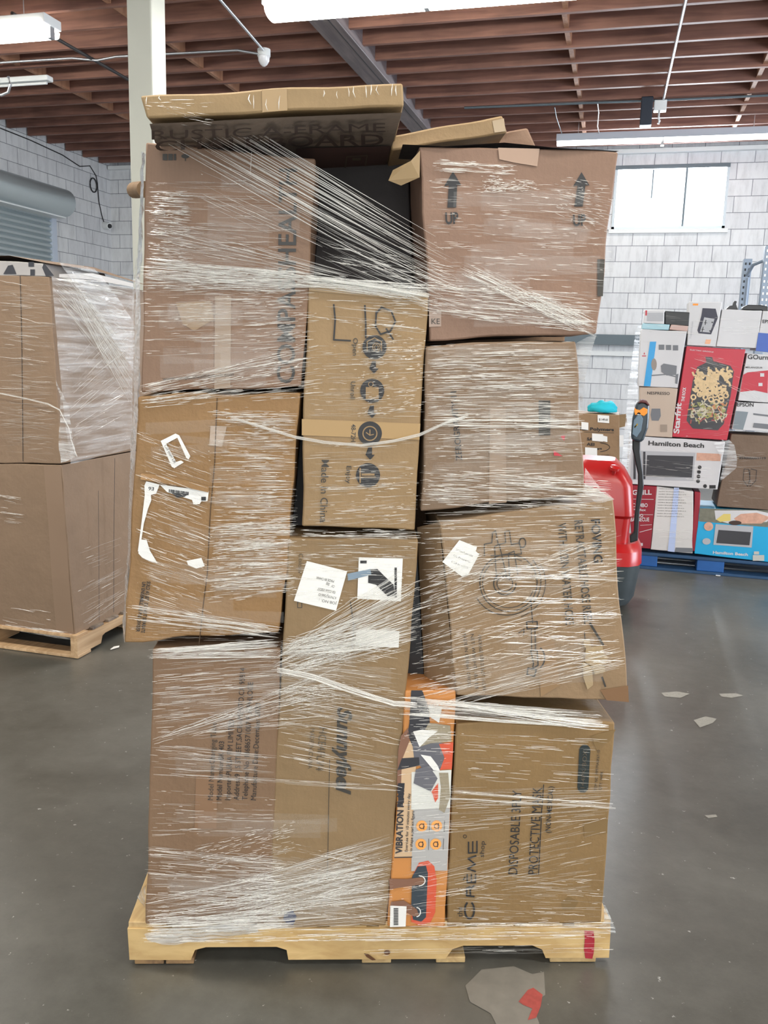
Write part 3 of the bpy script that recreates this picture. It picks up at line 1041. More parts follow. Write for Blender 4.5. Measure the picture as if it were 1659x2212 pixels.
text('UN ENSEMBLE. NE PAS DIVISER', (308, 1256), (294, 1364), 8, FP, M_INK, bH, 0.02)
tape([(455, 920), (490, 922), (480, 965), (452, 962)], FP, bH, plain('shiny_tape', (0.36, 0.26, 0.18), 0.1))

bI = carton('large brown carton at bottom left with six lines of sideways importer text', [(330, 1402), (606, 1402), (586, 2003), (315, 1996)], FP, 0.42, C_I, nz=14)
for i, s in enumerate(('Model Name:Changing Table', 'Model Number:BK-403', 'Importer:PURSA PIM LIMITED', 'Address:9 J S STREET,SACRAMENTO,CA 95814', 'Telephone No.:18686571007 PURPHLOGE', 'Manufacture Date:December 2020')):
    ln = {0: 168, 1: 128, 2: 175, 3: 285, 4: 255, 5: 210}[i]
    text(s, (460 + i * 18.6, 1728), (460 + i * 18.6 + ln * 0.05, 1728 - ln), 11.5, FP, M_INK if i else M_INKG, bI)
tape([(424, 1670), (470, 1672), (468, 1790), (420, 1790)], FP, bI, plain('brown_tape', (0.24, 0.14, 0.08), 0.35))

bJ = carton('dull brown carton on the right below the up-arrow carton, printed ZEROGRAVITY sideways', [(922, 745), (1245, 735), (1262, 1066), (911, 1104)], FP, 0.42, C_J, wob=0.006)
text('ZEROGRAVITY-11', (998, 994), (985, 845), 13, FP, M_INK, bJ, 0.01)
multi('printed_mark', [rect(1163, 865, 1188, 940)], FP, M_INKG, bJ)
multi('red_mark', [[(1195, 972), (1214, 985), (1196, 984)], [(1210, 942), (1220, 940), (1218, 952)]], FP, plain('red_ink', (0.5, 0.03, 0.05), 0.5), bJ)
tape([(1058, 880), (1092, 880), (1094, 1085), (1056, 1088)], FP, bJ, plain('dull_tape', (0.27, 0.185, 0.12), 0.3))

bK = carton('wide brown carton leaning right, printed with a hose reel line drawing', [(949, 1128), (1325, 1076), (1357, 1517), (985, 1500)], FP, 0.42, C_K, wob=0.006)
mesh('side_panel', [FP.at(949, 1128, -.002), FP.at(985, 1500, -.002), F(0.10).at(918, 1493), F(0.10).at(901, 1139)], [(0, 1, 2, 3)], C_K, bK)
text('FOVING', (1276, 1122), (1283, 1216), 19, FP, M_INK, bK, 0.02)
text('RETRACTABLE HOSE REEL', (1240, 1124), (1262, 1348), 18, FP, M_INKG, bK, 0.012)
text('WITH 1/2IN WATER HOSE', (1204, 1130), (1222, 1350), 18, FP, M_INKG, bK, 0.012)
multi('line_drawing', ringline(1098, 1258, 62, 62, 2.2) + ringline(1098, 1258, 56, 54, 1.6, 20, 300) + ringline(1094, 1256, 74, 72, 2, -40, 150) + ringline(1090, 1260, 24, 24, 2.5, 0, 300) + ringline(1090, 1260, 17, 17, 2) +
      stroke([(1072, 1250), (1068, 1180), (1078, 1175), (1095, 1250)], 2.2) + stroke([(1100, 1252), (1098, 1195), (1110, 1190), (1118, 1240)], 2.2) + stroke([(1046, 1200), (1046, 1175), (1062, 1172), (1064, 1150), (1070, 1146), (1076, 1176), (1092, 1172), (1090, 1148), (1100, 1146), (1104, 1176), (1122, 1172), (1126, 1196), (1060, 1200)], 2.2) + ringline(1128, 1172, 7, 10, 2.5) +
      ringline(1098, 1258, 80, 78, 1.6, -30, 70), FP, M_INKG, bK, 0.0024)
multi('line_drawing', stroke([(1146, 1290), (1150, 1345)], 2) + stroke([(1137, 1342), (1160, 1342), (1160, 1356), (1138, 1358), (1137, 1342)], 2.6) + stroke([(1147, 1358), (1148, 1404)], 1.8) + stroke([(1155, 1358), (1156, 1404)], 1.8) + stroke([(1146, 1404), (1160, 1404), (1162, 1436), (1150, 1444), (1152, 1432), (1146, 1404)], 2.4) +
      ringline(1158, 1420, 18, 24, 3, -60, 60, 12) + stroke([(1140, 1442), (1158, 1446), (1154, 1460), (1138, 1456), (1140, 1442)], 3) + stroke([(1120, 1366), (1132, 1358), (1130, 1372)], 1.8), FP, M_INK, bK, 0.0024)
for i in range(3):
    text(('PACKAGE SIZE 27.5x27.1x12 IN', 'NET WEIGHT 18.8 LB', 'MADE IN CHINA  GROSS')[i], (1032 - i * 16, 1372 - i * 3), (1043 - i * 16, 1490 - i * 3), 7, FP, M_INKG, bK)
LK = decal('shipping_label', [(992, 1166), (1030, 1181), (1027, 1190), (1035, 1196), (1011, 1240), (1003, 1236), (998, 1245), (955, 1213)], FP, M_PAPER, bK, 0.0035, 'white notched label')
for i in range(3):
    text(('TIS Team Export Label', 'US Property', 'CI 228 dated e FOA')[i], (984 - i * 5, 1188 + i * 13), (1020 - i * 5, 1202 + i * 13), 4, FP, M_INKG, LK, off=0.0048)
each('torn_patch', [[(1258, 1380), (1272, 1378), (1276, 1396), (1262, 1398)], [(1264, 1398), (1300, 1392), (1302, 1408), (1285, 1412), (1290, 1420), (1312, 1418), (1308, 1432), (1282, 1440), (1262, 1428)], [(1258, 1428), (1278, 1440), (1280, 1478), (1268, 1488), (1259, 1462)], [(1278, 1440), (1304, 1436), (1306, 1450), (1284, 1456)]], FP, cb('torn_core', (0.42, 0.31, 0.18)), bK, 0.006, 'torn pale cardboard layer')
each('torn_edge', stroke([(1274, 1346), (1302, 1392)], 5) + stroke([(1300, 1462), (1307, 1482)], 4) + stroke([(1262, 1365), (1266, 1420)], 2), FP, M_INKG, bK, 0.0035)
tape([(1158, 1372), (1196, 1376), (1210, 1480), (1168, 1505)], FP, bK, plain('brown_tape2', (0.28, 0.175, 0.09), 0.35))
decal('packing_tape', [(1296, 1490), (1356, 1480), (1358, 1516), (1310, 1512)], FP, plain('brown_tape3', (0.2, 0.11, 0.055), 0.3), bK, 0.0025)

# black fillers added so the gaps between cartons read dark
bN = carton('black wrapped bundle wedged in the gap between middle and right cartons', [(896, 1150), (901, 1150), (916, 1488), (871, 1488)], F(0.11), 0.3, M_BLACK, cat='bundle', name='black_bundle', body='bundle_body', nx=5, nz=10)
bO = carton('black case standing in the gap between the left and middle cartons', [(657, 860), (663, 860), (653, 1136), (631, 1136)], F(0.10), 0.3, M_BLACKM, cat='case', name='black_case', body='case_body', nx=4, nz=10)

# vibration plate box
M_VO = plain('orange_print', (0.55, 0.235, 0.07), 0.4, var=0.12, scale=5)
bL = carton('narrow orange printed exercise-plate box standing between the two bottom cartons', [(877, 1492), (985, 1492), (962, 2003), (836, 2003)], FP, 0.40, [M_VO], name='retail_box', nx=6)
M_TAN = plain('photo_tan', (0.60, 0.42, 0.26), 0.45)
M_PG = plain('photo_grey', (0.42, 0.41, 0.40), 0.45)
M_PD = plain('photo_dark', (0.035, 0.035, 0.042), 0.45)
M_SKIN = plain('photo_brown', (0.22, 0.11, 0.07), 0.5)
M_CORAL = plain('photo_coral', (0.62, 0.10, 0.05), 0.45)
M_TORN = cb('torn_grey_board', (0.36, 0.31, 0.22))
decal('printed_photo', [(868, 1600), (900, 1600), (892, 1850), (852, 1850)], FP, M_TAN, bL, 0.002)
decal('printed_photo', [(893, 1745), (972, 1745), (966, 1880), (888, 1880)], FP, M_PG, bL, 0.0022)
decal('printed_photo', [(888, 1490), (912, 1490), (926, 1530), (930, 1580), (904, 1640), (880, 1585), (884, 1560)], FP, M_PD, bL, 0.0024)
decal('printed_photo', [(866, 1588), (882, 1570), (884, 1600), (868, 1640), (866, 1700), (857, 1700), (860, 1620)], FP, M_SKIN, bL, 0.0024)
decal('printed_photo', [(890, 1600), (960, 1604), (958, 1660), (920, 1670), (894, 1635)], FP, plain('photo_slate', (0.13, 0.13, 0.15), 0.45), bL, 0.0026)
decal('printed_photo', [(948, 1606), (979, 1602), (976, 1660), (950, 1662), (960, 1636)], FP, M_CORAL, bL, 0.0028)
each('printed_photo', [[(868, 1636), (905, 1634), (906, 1652), (858, 1662)], [(860, 1690), (874, 1690), (870, 1740), (860, 1740)]], FP, M_PD, bL, 0.003)
each('torn_patch', [[(926, 1560), (972, 1566), (975, 1600), (930, 1604), (905, 1612), (908, 1592)], [(948, 1668), (968, 1668), (972, 1720), (960, 1755), (948, 1748), (952, 1700)]], FP, M_TORN, bL, 0.0034, 'bare torn board')
each('torn_edge', [[(924, 1520), (955, 1525), (948, 1560), (930, 1548)], [(892, 1578), (912, 1574), (945, 1578), (926, 1592), (906, 1612), (901, 1600)], [(908, 1628), (930, 1632), (945, 1652), (950, 1664), (936, 1662)]], FP, M_PAPER, bL, 0.0038, 'white torn paper edge')
LV = decal('shipping_label', [(889, 1666), (975, 1662), (972, 1744), (888, 1748)], FP, plain('label_grey_white', (0.66, 0.66, 0.62), 0.5), bL, 0.003, 'torn white label')
multi('printed_photo', [[(898, 1660), (926, 1652), (945, 1680), (930, 1708), (893, 1690)], ], FP, plain('photo_slate2', (0.14, 0.14, 0.16), 0.5), bL, 0.0042)
multi('red_mark', [[(932, 1708), (946, 1690), (946, 1722), (940, 1732)]], FP, M_CORAL, bL, 0.0044)
text('VIBRATION PLATE', (868, 1842), (873, 1692), 14, FP, M_PD, bL, 0.03, off=0.0045)
text('Exercise for 10 minutes every day', (880, 1838), (886, 1712), 6, FP, M_PD, bL, 0.01, off=0.0045)
text('to shape a perfect figure', (890, 1838), (895, 1750), 6, FP, M_PD, bL, 0.01, off=0.0045)
multi('printed_line', stroke([(852, 1850), (890, 1849)], 2), FP, M_PD, bL, 0.0045)
for (x, y) in ((911, 1783), (943, 1783), (909, 1822), (941, 1822)):
    decal('print_icon', disc(x, y, 12), FP, plain('icon_orange', (0.85, 0.38, 0.10), 0.4), bL, 0.0036)
    multi('icon_detail', ringline(x, y, 5, 5, 1.6) + stroke([(x + 4, y - 6), (x + 4, y + 6)], 1.6), FP, M_PD, bL, 0.0044)
    multi('printed_line', stroke([(x + 17, y - 12), (x + 16, y + 12)], 1), FP, M_PD, bL, 0.0044)
decal('printed_photo', [(893, 1885), (905, 1862), (925, 1858), (938, 1870), (943, 1900), (940, 1970), (930, 1992), (905, 1998), (888, 1990)], FP, M_CORAL, bL, 0.0026)
decal('printed_photo', [(890, 1892), (902, 1870), (920, 1868), (924, 1885), (920, 1980), (910, 1990), (892, 1985), (888, 1960)], FP, plain('plate_dark', (0.04, 0.055, 0.07), 0.4), bL, 0.0034)
multi('printed_photo', [[(840, 1895), (878, 1896), (915, 1892), (917, 1908), (880, 1912), (842, 1918)], [(845, 1945), (872, 1942), (900, 1962), (905, 1975), (895, 1978), (872, 1966), (842, 1960)]], FP, M_SKIN, bL, 0.0042)
multi('printed_photo', ringline(905, 1900, 13, 11, 2, -90, 90, 8) + ringline(900, 1968, 8, 10, 2, -90, 90, 8), FP, M_PAPER, bL, 0.0046)
LV2 = decal('barcode_label', [(843, 1953), (878, 1955), (876, 1999), (842, 2000)], FP, M_PAPER, bL, 0.005, 'white barcode sticker')
multi('barcode', [rect(850, 1958 + i * 3.4, 860, 1960 + i * 3.4) for i in range(11)], FP, M_INK, LV2, 0.0062)

# mask box
bM = carton('deep brown carton at bottom right printed with sideways protective mask lettering', [(986, 1562), (1330, 1562), (1300, 1992), (963, 2003)], FP, 0.44, C_M, wob=0.006, nx=12, nz=14)
text('DISPOSABLE 3PLY', (1117, 1888), (1126, 1706), 20, FP, M_INK, bM)
text('PROTECTIVE MASK', (1160, 1888), (1170, 1700), 20, FP, M_INK, bM)
multi('printed_line', stroke([(1163, 1888), (1169, 1762)], 2) + stroke([(1169, 1758), (1174, 1694)], 2), FP, M_INK, bM)
text('(NON-MEDICAL)', (1188, 1798), (1195, 1698), 11, FP, M_INK, bM, 0.008)
# wide rounded logo lettering
lg = []
lg += ringline(1014, 1965, 10, 18, 4, -60, 240, 18)
lg += stroke([(1024, 1936), (1008, 1934), (1008, 1918), (1015, 1915), (1016, 1934)], 3.5) + stroke([(1016, 1920), (1024, 1912)], 3.5)
lg += stroke([(1009, 1906), (1027, 1906)], 3) + stroke([(1009, 1906), (1009, 1888)], 3) + stroke([(1018, 1906), (1018, 1888)], 3) + stroke([(1027, 1906), (1027, 1888)], 3) + stroke([(1001, 1900), (1004, 1894)], 2.5)
lg += stroke([(1027, 1882), (1010, 1876), (1026, 1866), (1011, 1854), (1028, 1848)], 3.5)
lg += stroke([(1012, 1842), (1030, 1841)], 3) + stroke([(1012, 1842), (1012, 1818)], 3) + stroke([(1021, 1841), (1021, 1817)], 3) + stroke([(1030, 1841), (1030, 1816)], 3)
lg += ringline(1004, 1806, 3.5, 3.5, 1.2, 0, 360, 10)
multi('logo_print', lg, FP, M_INK, bM, 0.0026, 'black rounded logo lettering')
text('the', (999, 1979), (998, 1958), 11, FP, M_INK, bM)
text('shop', (1045, 1851), (1047, 1816), 10, FP, M_INK, bM)
pill = [(1247 + 12 + 12 * math.cos(a), 1700 + 12 * math.sin(a)) for a in [math.pi * i / 8 for i in range(9)]] + [(1263 + 12 * math.cos(a), 1620 + 12 * math.sin(a)) for a in [math.pi + math.pi * i / 8 for i in range(9)]]
decal('printed_pill', pill, FP, plain('pill_ink', (0.02, 0.028, 0.028), 0.5), bM, 0.0022)
text('144PK/BOX', (1262, 1702), (1268, 1620), 9, FP, M_INKF, bM, off=0.0034)
text('ITEM NO. MPF/MASK67-10', (1289, 1708), (1296, 1620), 6, FP, M_INKG, bM)
text('QTY: 144PK', (1299, 1706), (1303, 1666), 6, FP, M_INKG, bM)
decal('damp_stain', [(1212, 1950), (1228, 1936), (1250, 1948), (1240, 1965), (1215, 1966)], FP, plain('stain', (0.2, 0.125, 0.05), 0.6), bM, 0.001)
tape([(1260, 1776), (1313, 1770), (1312, 1800), (1262, 1806)], FP, bM, plain('stain', (0.2, 0.125, 0.05), 0.6))
tape([(1275, 1590), (1330, 1575), (1318, 1600), (1290, 1622)], FP, bM, plain('stain', (0.2, 0.125, 0.05), 0.6))

# rear row of plain cartons behind the front ones
for (x0, x1, z0, z1, nm) in ((-0.02, 0.56, 0.123, 0.80, 'bottom left'), (0.58, 1.18, 0.123, 0.66, 'bottom right'), (-0.02, 0.56, 0.81, 1.42, 'middle left'), (0.60, 1.12, 0.67, 1.30, 'middle right'), (0.0, 0.56, 1.43, 1.90, 'top left'), (0.60, 1.12, 1.31, 1.92, 'top right')):
    r = thing('cardboard_box', 'plain brown carton in the hidden rear row of the stack, ' + nm, 'box', Lc((x0 + x1) / 2, 0.73, z0), 'rear cartons of the wrapped stack')
    box('carton', x0, x1, 0.47, 0.99, z0, z1, C_I, r, 0.004, 'P')

# cardboard tube sticking out at the left
ct = [F(0.35).at(312, 409), F(0.42).at(290, 411)]
tag(tube('cardboard_tube', [ct[0], ct[1]], 0.020, cb('tube_brown', (0.20, 0.12, 0.06)), None, 14), 'short brown cardboard tube poking out left of the tall health carton', 'tube')
# crumpled film tail beside the pallet corner

# ------------------------------------------------------------------ stretch film
class Strands:
    """gathered ridges of stretch film: thin raised pleats, each a little roof section"""
    def __init__(s):
        s.v, s.f, s.m = [], [], []

    def add(s, pts, wd, mi, n):
        """pts: world points, wd: width in metres, n: direction out of the surface"""
        k_ = len(s.v)
        N = len(pts)
        for i, p in enumerate(pts):
            a, b_ = pts[max(i - 1, 0)], pts[min(i + 1, N - 1)]
            d = (b_ - a).normalized()
            sd = d.cross(n).normalized()
            q = wd * (0.35 if i in (0, N - 1) else 1.0)
            s.v += [p + sd * q * 0.5, p + n * wd * 0.45, p - sd * q * 0.5]
        for i in range(N - 1):
            a = k_ + 3 * i
            s.f += [(a, a + 1, a + 4, a + 3), (a + 1, a + 2, a + 5, a + 4)]
            s.m += [mi, mi]

    def build(s, name, parent, mats):
        me = bpy.data.meshes.new(name)
        o0 = Vector(parent['_o'])
        me.from_pydata([p - o0 for p in s.v], [], s.f)
        for x in mats:
            me.materials.append(x)
        me.polygons.foreach_set('material_index', s.m)
        me.update()
        o = bpy.data.objects.new(name, me)
        COL.objects.link(o)
        o.parent = parent
        o['kind'] = 'stuff'
        return o


def lerp(a, b_, t_):
    return a + (b_ - a) * t_


def field(S, n0, L, Rr, ln, bright=0.25, wmax=1.0, jit=0.04, pl=FP, off=(0.010, 0.016), clus=0.5, wob=1.0, scale=1.0, bend=0.0):
    """n pleats between a left column L=(x, y0, y1) and a right column Rr"""
    n = int(n0 * 1.3)
    cl = [R() for _ in range(max(2, n // 14))]
    for _ in range(n):
        t0 = R() if R() > clus else min(1, max(0, random.choice(cl) + random.gauss(0, 0.018)))
        t1 = min(1.05, max(-0.05, t0 + random.gauss(0, jit)))
        x0, y0 = L[0] + abs(random.gauss(0, 9)), lerp(L[1], L[2], t0)
        x1, y1 = Rr[0] - abs(random.gauss(0, 9)), lerp(Rr[1], Rr[2], t1)
        span = abs(x1 - x0)
        l = min(U(*ln) * (0.4 + 1.2 * R() ** 2), span)
        r = R()
        if r < bright:
            mi, wd = 2, U(0.0007, 0.0015) * wmax
            l *= 0.6
        elif r < bright + 0.35:
            mi, wd = 1, U(0.0006, 0.0013) * wmax
        else:
            mi, wd = 0, U(0.0006, 0.0019) * wmax
        a = U(-0.05, 1.0) * (span - l * 0.7)
        s0, s1 = max(0, a / span), min(1, (a + l) / span)
        if s1 - s0 < 0.003:
            continue
        k_ = 2 if l < 45 else 4
        pts = []
        o_ = U(*off)
        for i in range(k_ + 1):
            ss = lerp(s0, s1, i / k_)
            sag = bend * 4 * ss * (1 - ss)
            p = pl.at(lerp(x0, x1, ss), lerp(y0, y1, ss) + sag + (random.gauss(0, 0.5) * wob if 0 < i < k_ else 0), o_)
            pts.append(p)
        S.add(pts, wd * scale, mi, -pl.n)


def veil(S, n, L, Rr, w0, w1, pl=FP, off=0.008):
    for _ in range(n):
        t0 = R()
        t1 = t0 + random.gauss(0, 0.05)
        s0 = U(0, 0.5)
        s1 = U(s0 + 0.3, 1.0)
        pts = [pl.at(lerp(L[0], Rr[0], ss), lerp(lerp(L[1], L[2], t0), lerp(Rr[1], Rr[2], t1), ss), off + R() * 0.002) for ss in (s0, lerp(s0, s1, .33), lerp(s0, s1, .66), s1)]
        k_ = len(S.v)
        wd = U(w0, w1)
        for p in pts:
            S.v += [p + Vector((0, 0, wd / 2)), p - Vector((0, 0, wd / 2))]
        for i in range(3):
            a = k_ + 2 * i
            S.f.append((a, a + 1, a + 3, a + 2))
            S.m.append(3)


wrap = thing('stretch_film', 'clear stretch film wound in glinting pleats around the tall middle stack', 'stretch film', Lc(0.61, -0.02, 0.12))
S = Strands()
# tall health carton
field(S, 260, (318, 395, 610), (640, 400, 640), (25, 120), 0.22, 0.85, 0.05)
field(S, 170, (316, 400, 560), (420, 405, 570), (12, 60), 0.6, 1.0, 0.03)
field(S, 160, (310, 570, 625), (665, 590, 630), (20, 140), 0.35, 1.0, 0.10)
field(S, 330, (306, 610, 770), (665, 612, 760), (15, 100), 0.28, 0.9, 0.02)
field(S, 200, (520, 600, 820), (690, 600, 800), (12, 60), 0.5, 1.0, 0.01)
field(S, 260, (306, 830, 880), (700, 740, 850), (15, 120), 0.5, 1.1, 0.06)
# the long fan from the flat box down to the right carton
for i in range(46):
    t_ = i / 46 + U(-0.01, 0.01)
    a = (lerp(430, 560, R()), 0)
    x0 = lerp(395, 545, t_) + U(-25, 60)
    y0 = lerp(335, 285, t_) + (x0 - lerp(395, 545, t_)) * 0.47
    x1, y1 = lerp(960, 1010, R()), lerp(650, 540, t_) + U(-8, 8)
    cut = U(0.55, 1.0)
    x1, y1 = lerp(x0, x1, cut), lerp(y0, y1, cut)
    S.add([FP.at(x0, y0, 0.06), FP.at(lerp(x0, x1, .5), lerp(y0, y1, .5), 0.035), FP.at(x1, y1, 0.012)], U(0.0010, 0.0019), random.choice((1, 2, 2)), -PN)
field(S, 90, (430, 300, 450), (990, 560, 690), (60, 300), 0.3, 0.9, 0.05, off=(0.014, 0.02))
field(S, 70, (330, 470, 560), (760, 590, 620), (60, 260), 0.35, 0.8, 0.05)
field(S, 120, (700, 520, 620), (1010, 590, 680), (20, 110), 0.5, 1.0, 0.08)
# white bunched band across at the foot of the top row
field(S, 250, (305, 556, 606), (700, 596, 622), (30, 160), 0.5, 1.1, 0.2)
field(S, 260, (650, 596, 622), (930, 618, 650), (30, 160), 0.55, 1.1, 0.2)
field(S, 330, (900, 610, 680), (1292, 640, 715), (25, 130), 0.5, 1.0, 0.15)
# carton with the up arrows
field(S, 300, (915, 380, 620), (1320, 400, 640), (14, 90), 0.36, 0.9, 0.03)
field(S, 70, (930, 345, 375), (1120, 358, 380), (20, 90), 0.7, 1.0, 0.1)
field(S, 110, (1035, 380, 418), (1160, 392, 412), (8, 34), 0.75, 1.1, 0.1)
field(S, 110, (1190, 380, 470), (1325, 400, 510), (8, 50), 0.45, 0.9, 0.1)
field(S, 150, (990, 560, 600), (1290, 690, 730), (30, 160), 0.45, 0.9, 0.1)
# LIQ carton
field(S, 45, (668, 640, 690), (924, 650, 720), (20, 130), 0.5, 1.0, 0.05)
field(S, 150, (660, 740, 900), (922, 730, 900), (12, 90), 0.3, 0.8, 0.02)
field(S, 260, (765, 690, 900), (924, 690, 880), (8, 40), 0.6, 0.9, 0.02)
field(S, 170, (655, 960, 1140), (905, 950, 1130), (12, 90), 0.3, 0.85, 0.02)
field(S, 90, (760, 1000, 1140), (905, 1000, 1130), (8, 50), 0.5, 0.9, 0.02)
field(S, 80, (645, 1140, 1165), (915, 1142, 1168), (20, 90), 0.5, 1.1, 0.2)
# right middle carton
field(S, 520, (915, 745, 900), (1250, 738, 900), (20, 130), 0.42, 1.0, 0.02)
field(S, 300, (912, 885, 1060), (1262, 880, 1050), (16, 110), 0.42, 1.0, 0.03)
field(S, 60, (930, 900, 920), (1260, 900, 925), (80, 260), 0.8, 1.0, 0.05)
field(S, 300, (905, 1010, 1090), (1320, 1040, 1100), (18, 130), 0.5, 1.0, 0.05)
# hose reel carton
field(S, 330, (905, 1100, 1260), (1330, 1090, 1240), (16, 120), 0.34, 0.95, 0.02)
field(S, 250, (900, 1290, 1500), (1340, 1130, 1400), (16, 130), 0.38, 0.95, 0.03)
field(S, 200, (880, 1240, 1500), (1060, 1180, 1480), (14, 90), 0.55, 1.0, 0.02)
field(S, 110, (1040, 1200, 1420), (1345, 1205, 1430), (50, 200), 0.75, 1.1, 0.02)
field(S, 130, (900, 1500, 1535), (1350, 1390, 1440), (40, 200), 0.45, 0.9, 0.05)
# left creased carton
field(S, 270, (295, 930, 1300), (460, 985, 1350), (14, 90), 0.42, 0.9, 0.01)
field(S, 760, (450, 880, 1280), (645, 885, 1275), (12, 110), 0.42, 1.0, 0.01)
field(S, 260, (440, 1130, 1300), (640, 1120, 1280), (12, 110), 0.6, 1.2, 0.01)
field(S, 160, (275, 1300, 1335), (610, 1345, 1372), (30, 160), 0.45, 1.0, 0.1)
field(S, 60, (280, 1340, 1380), (600, 1360, 1385), (20, 90), 0.2, 0.8, 0.1)
# shipping label region and below
field(S, 190, (615, 1170, 1300), (900, 1175, 1300), (10, 80), 0.35, 0.85, 0.02)
field(S, 230, (590, 1400, 1460), (880, 1225, 1400), (30, 200), 0.55, 1.0, 0.06)
field(S, 260, (605, 1370, 1520), (870, 1400, 1560), (14, 110), 0.32, 0.85, 0.03)
# the bunch gathered from lower left up to the right
field(S, 130, (322, 1398, 1418), (605, 1378, 1412), (50, 260), 0.55, 1.15, 0.25, off=(0.012, 0.02))
field(S, 230, (600, 1378, 1412), (905, 1262, 1370), (50, 240), 0.55, 1.0, 0.2, off=(0.012, 0.02), bend=10)
# big carton bottom left
field(S, 330, (328, 1430, 1600), (740, 1400, 1560), (20, 160), 0.34, 0.9, 0.03)
field(S, 60, (325, 1590, 1602), (745, 1440, 1500), (80, 300), 0.45, 0.85, 0.2)
field(S, 90, (325, 1600, 1665), (600, 1625, 1680), (30, 140), 0.3, 0.8, 0.04)
field(S, 150, (598, 1455, 1640), (868, 1500, 1690), (30, 170), 0.36, 0.95, 0.03)
field(S, 40, (320, 1662, 1668), (880, 1694, 1706), (50, 240), 0.4, 0.7, 0.3)
field(S, 90, (325, 1700, 1800), (600, 1720, 1790), (12, 90), 0.35, 0.85, 0.05)
field(S, 150, (420, 1820, 1880), (640, 1770, 1830), (8, 45), 0.6, 0.9, 0.05)
# the milky bottom
field(S, 430, (316, 1820, 2000), (620, 1850, 1990), (16, 130), 0.36, 0.95, 0.04)
field(S, 330, (316, 1930, 2020), (850, 1840, 1985), (60, 260), 0.42, 0.95, 0.05)
field(S, 230, (480, 1900, 2000), (850, 1800, 1900), (50, 260), 0.42, 0.8, 0.05)
field(S, 250, (560, 1800, 1960), (850, 1850, 1990), (12, 90), 0.28, 0.8, 0.05)
field(S, 130, (318, 1975, 2015), (640, 1965, 1995), (50, 200), 0.7, 1.1, 0.1)
# exercise box and mask box
field(S, 110, (868, 1500, 1620), (985, 1500, 1620), (10, 60), 0.5, 0.9, 0.02)
field(S, 90, (850, 1620, 1990), (985, 1610, 1980), (10, 70), 0.3, 0.8, 0.02)
field(S, 240, (860, 1500, 1540), (1300, 1535, 1568), (50, 260), 0.5, 1.1, 0.1)
field(S, 80, (990, 1575, 1680), (1325, 1590, 1700), (20, 100), 0.5, 0.9, 0.04)
field(S, 120, (880, 1700, 1800), (1325, 1690, 1760), (30, 170), 0.35, 0.8, 0.1)
field(S, 120, (880, 1860, 1960), (1310, 1760, 1900), (20, 150), 0.3, 0.8, 0.1)
field(S, 110, (975, 1880, 1990), (1305, 1900, 1995), (12, 110), 0.4, 0.85, 0.05)
field(S, 25, (960, 1700, 1706), (1325, 1728, 1735), (80, 260), 0.5, 0.9, 0.3)
# foot of the stack over the top of the pallet
field(S, 190, (300, 2008, 2034), (1325, 2000, 2022), (20, 160), 0.55, 1.0, 0.2, off=(0.004, 0.008))
field(S, 70, (880, 1988, 1998), (1325, 1988, 1998), (20, 160), 0.7, 1.0, 0.2, off=(0.006, 0.012))
field(S, 40, (780, 2048, 2060), (1325, 2035, 2058), (30, 160), 0.3, 0.8, 0.2, off=(0.003, 0.006))
# flat box on top
field(S, 30, (310, 215, 245), (470, 220, 290), (10, 60), 0.3, 0.8, 0.2, pl=TB, off=(0.003, 0.005))
for (x, y, l) in ((540, 205, 22), (548, 206, 30), (576, 215, 25), (605, 208, 30), (700, 196, 14), (728, 198, 16), (752, 190, 20), (764, 188, 24), (790, 186, 26), (802, 184, 22), (815, 186, 20), (848, 182, 26), (855, 186, 22), (318, 210, 16), (345, 208, 10)):
    S.add([TB.at(x, y, 0.003), TB.at(x + U(-3, 3), y + l * 0.5, 0.004), TB.at(x + U(-4, 4), y + l, 0.003)], U(0.0014, 0.0026), 2, -PN)
for (x, y, l, dx) in ((545, 330, 50, -3), (1153, 390, 0, 0)):
    if l:
        S.add([FP.at(x, y, 0.012), FP.at(x + dx / 2, y + l / 2, 0.012), FP.at(x + dx, y + l, 0.012)], 0.0016, 2, -PN)
# broad veils of film
for (n_, L_, R_, a_, b_) in ((16, (306, 380, 800), (660, 400, 800), 0.02, 0.05), (14, (915, 380, 700), (1300, 390, 700), 0.02, 0.05), (12, (915, 745, 1060), (1255, 740, 1050), 0.015, 0.04),
                             (14, (290, 880, 1330), (640, 890, 1330), 0.015, 0.04), (12, (325, 1440, 1980), (850, 1440, 1980), 0.02, 0.05), (8, (940, 1110, 1480), (1340, 1100, 1450), 0.015, 0.04), (8, (320, 1850, 2000), (850, 1850, 1990), 0.02, 0.05)):
    veil(S, n_, L_, R_, a_, b_)
S.build('film_pleats', wrap, [M_FS, M_FM, M_FB, M_FH])


def rope(pts, wd, pl=FP, off=0.018, name='film_rope', parent=wrap, strands=14, mats=(1, 2)):
    Q = Strands()
    for _ in range(strands):
        ph, o_ = R() * 6, U(-0.5, 0.5)
        w = []
        for i in range(len(pts) - 1):
            for j in range(4):
                ss = j / 4
                x, y = lerp(pts[i][0], pts[i + 1][0], ss), lerp(pts[i][1], pts[i + 1][1], ss)
                w.append(pl.at(x, y + o_ * wd * (1 + 0.3 * math.sin(ph + i * 2 + ss * 3)), off + R() * 0.003))
        w.append(pl.at(pts[-1][0], pts[-1][1] + o_ * wd, off))
        Q.add(w, U(0.0010, 0.0022), random.choice(mats), -pl.n)
    o = Q.build(name, parent, [M_FS, M_FM, M_FB, M_FH])
    return o


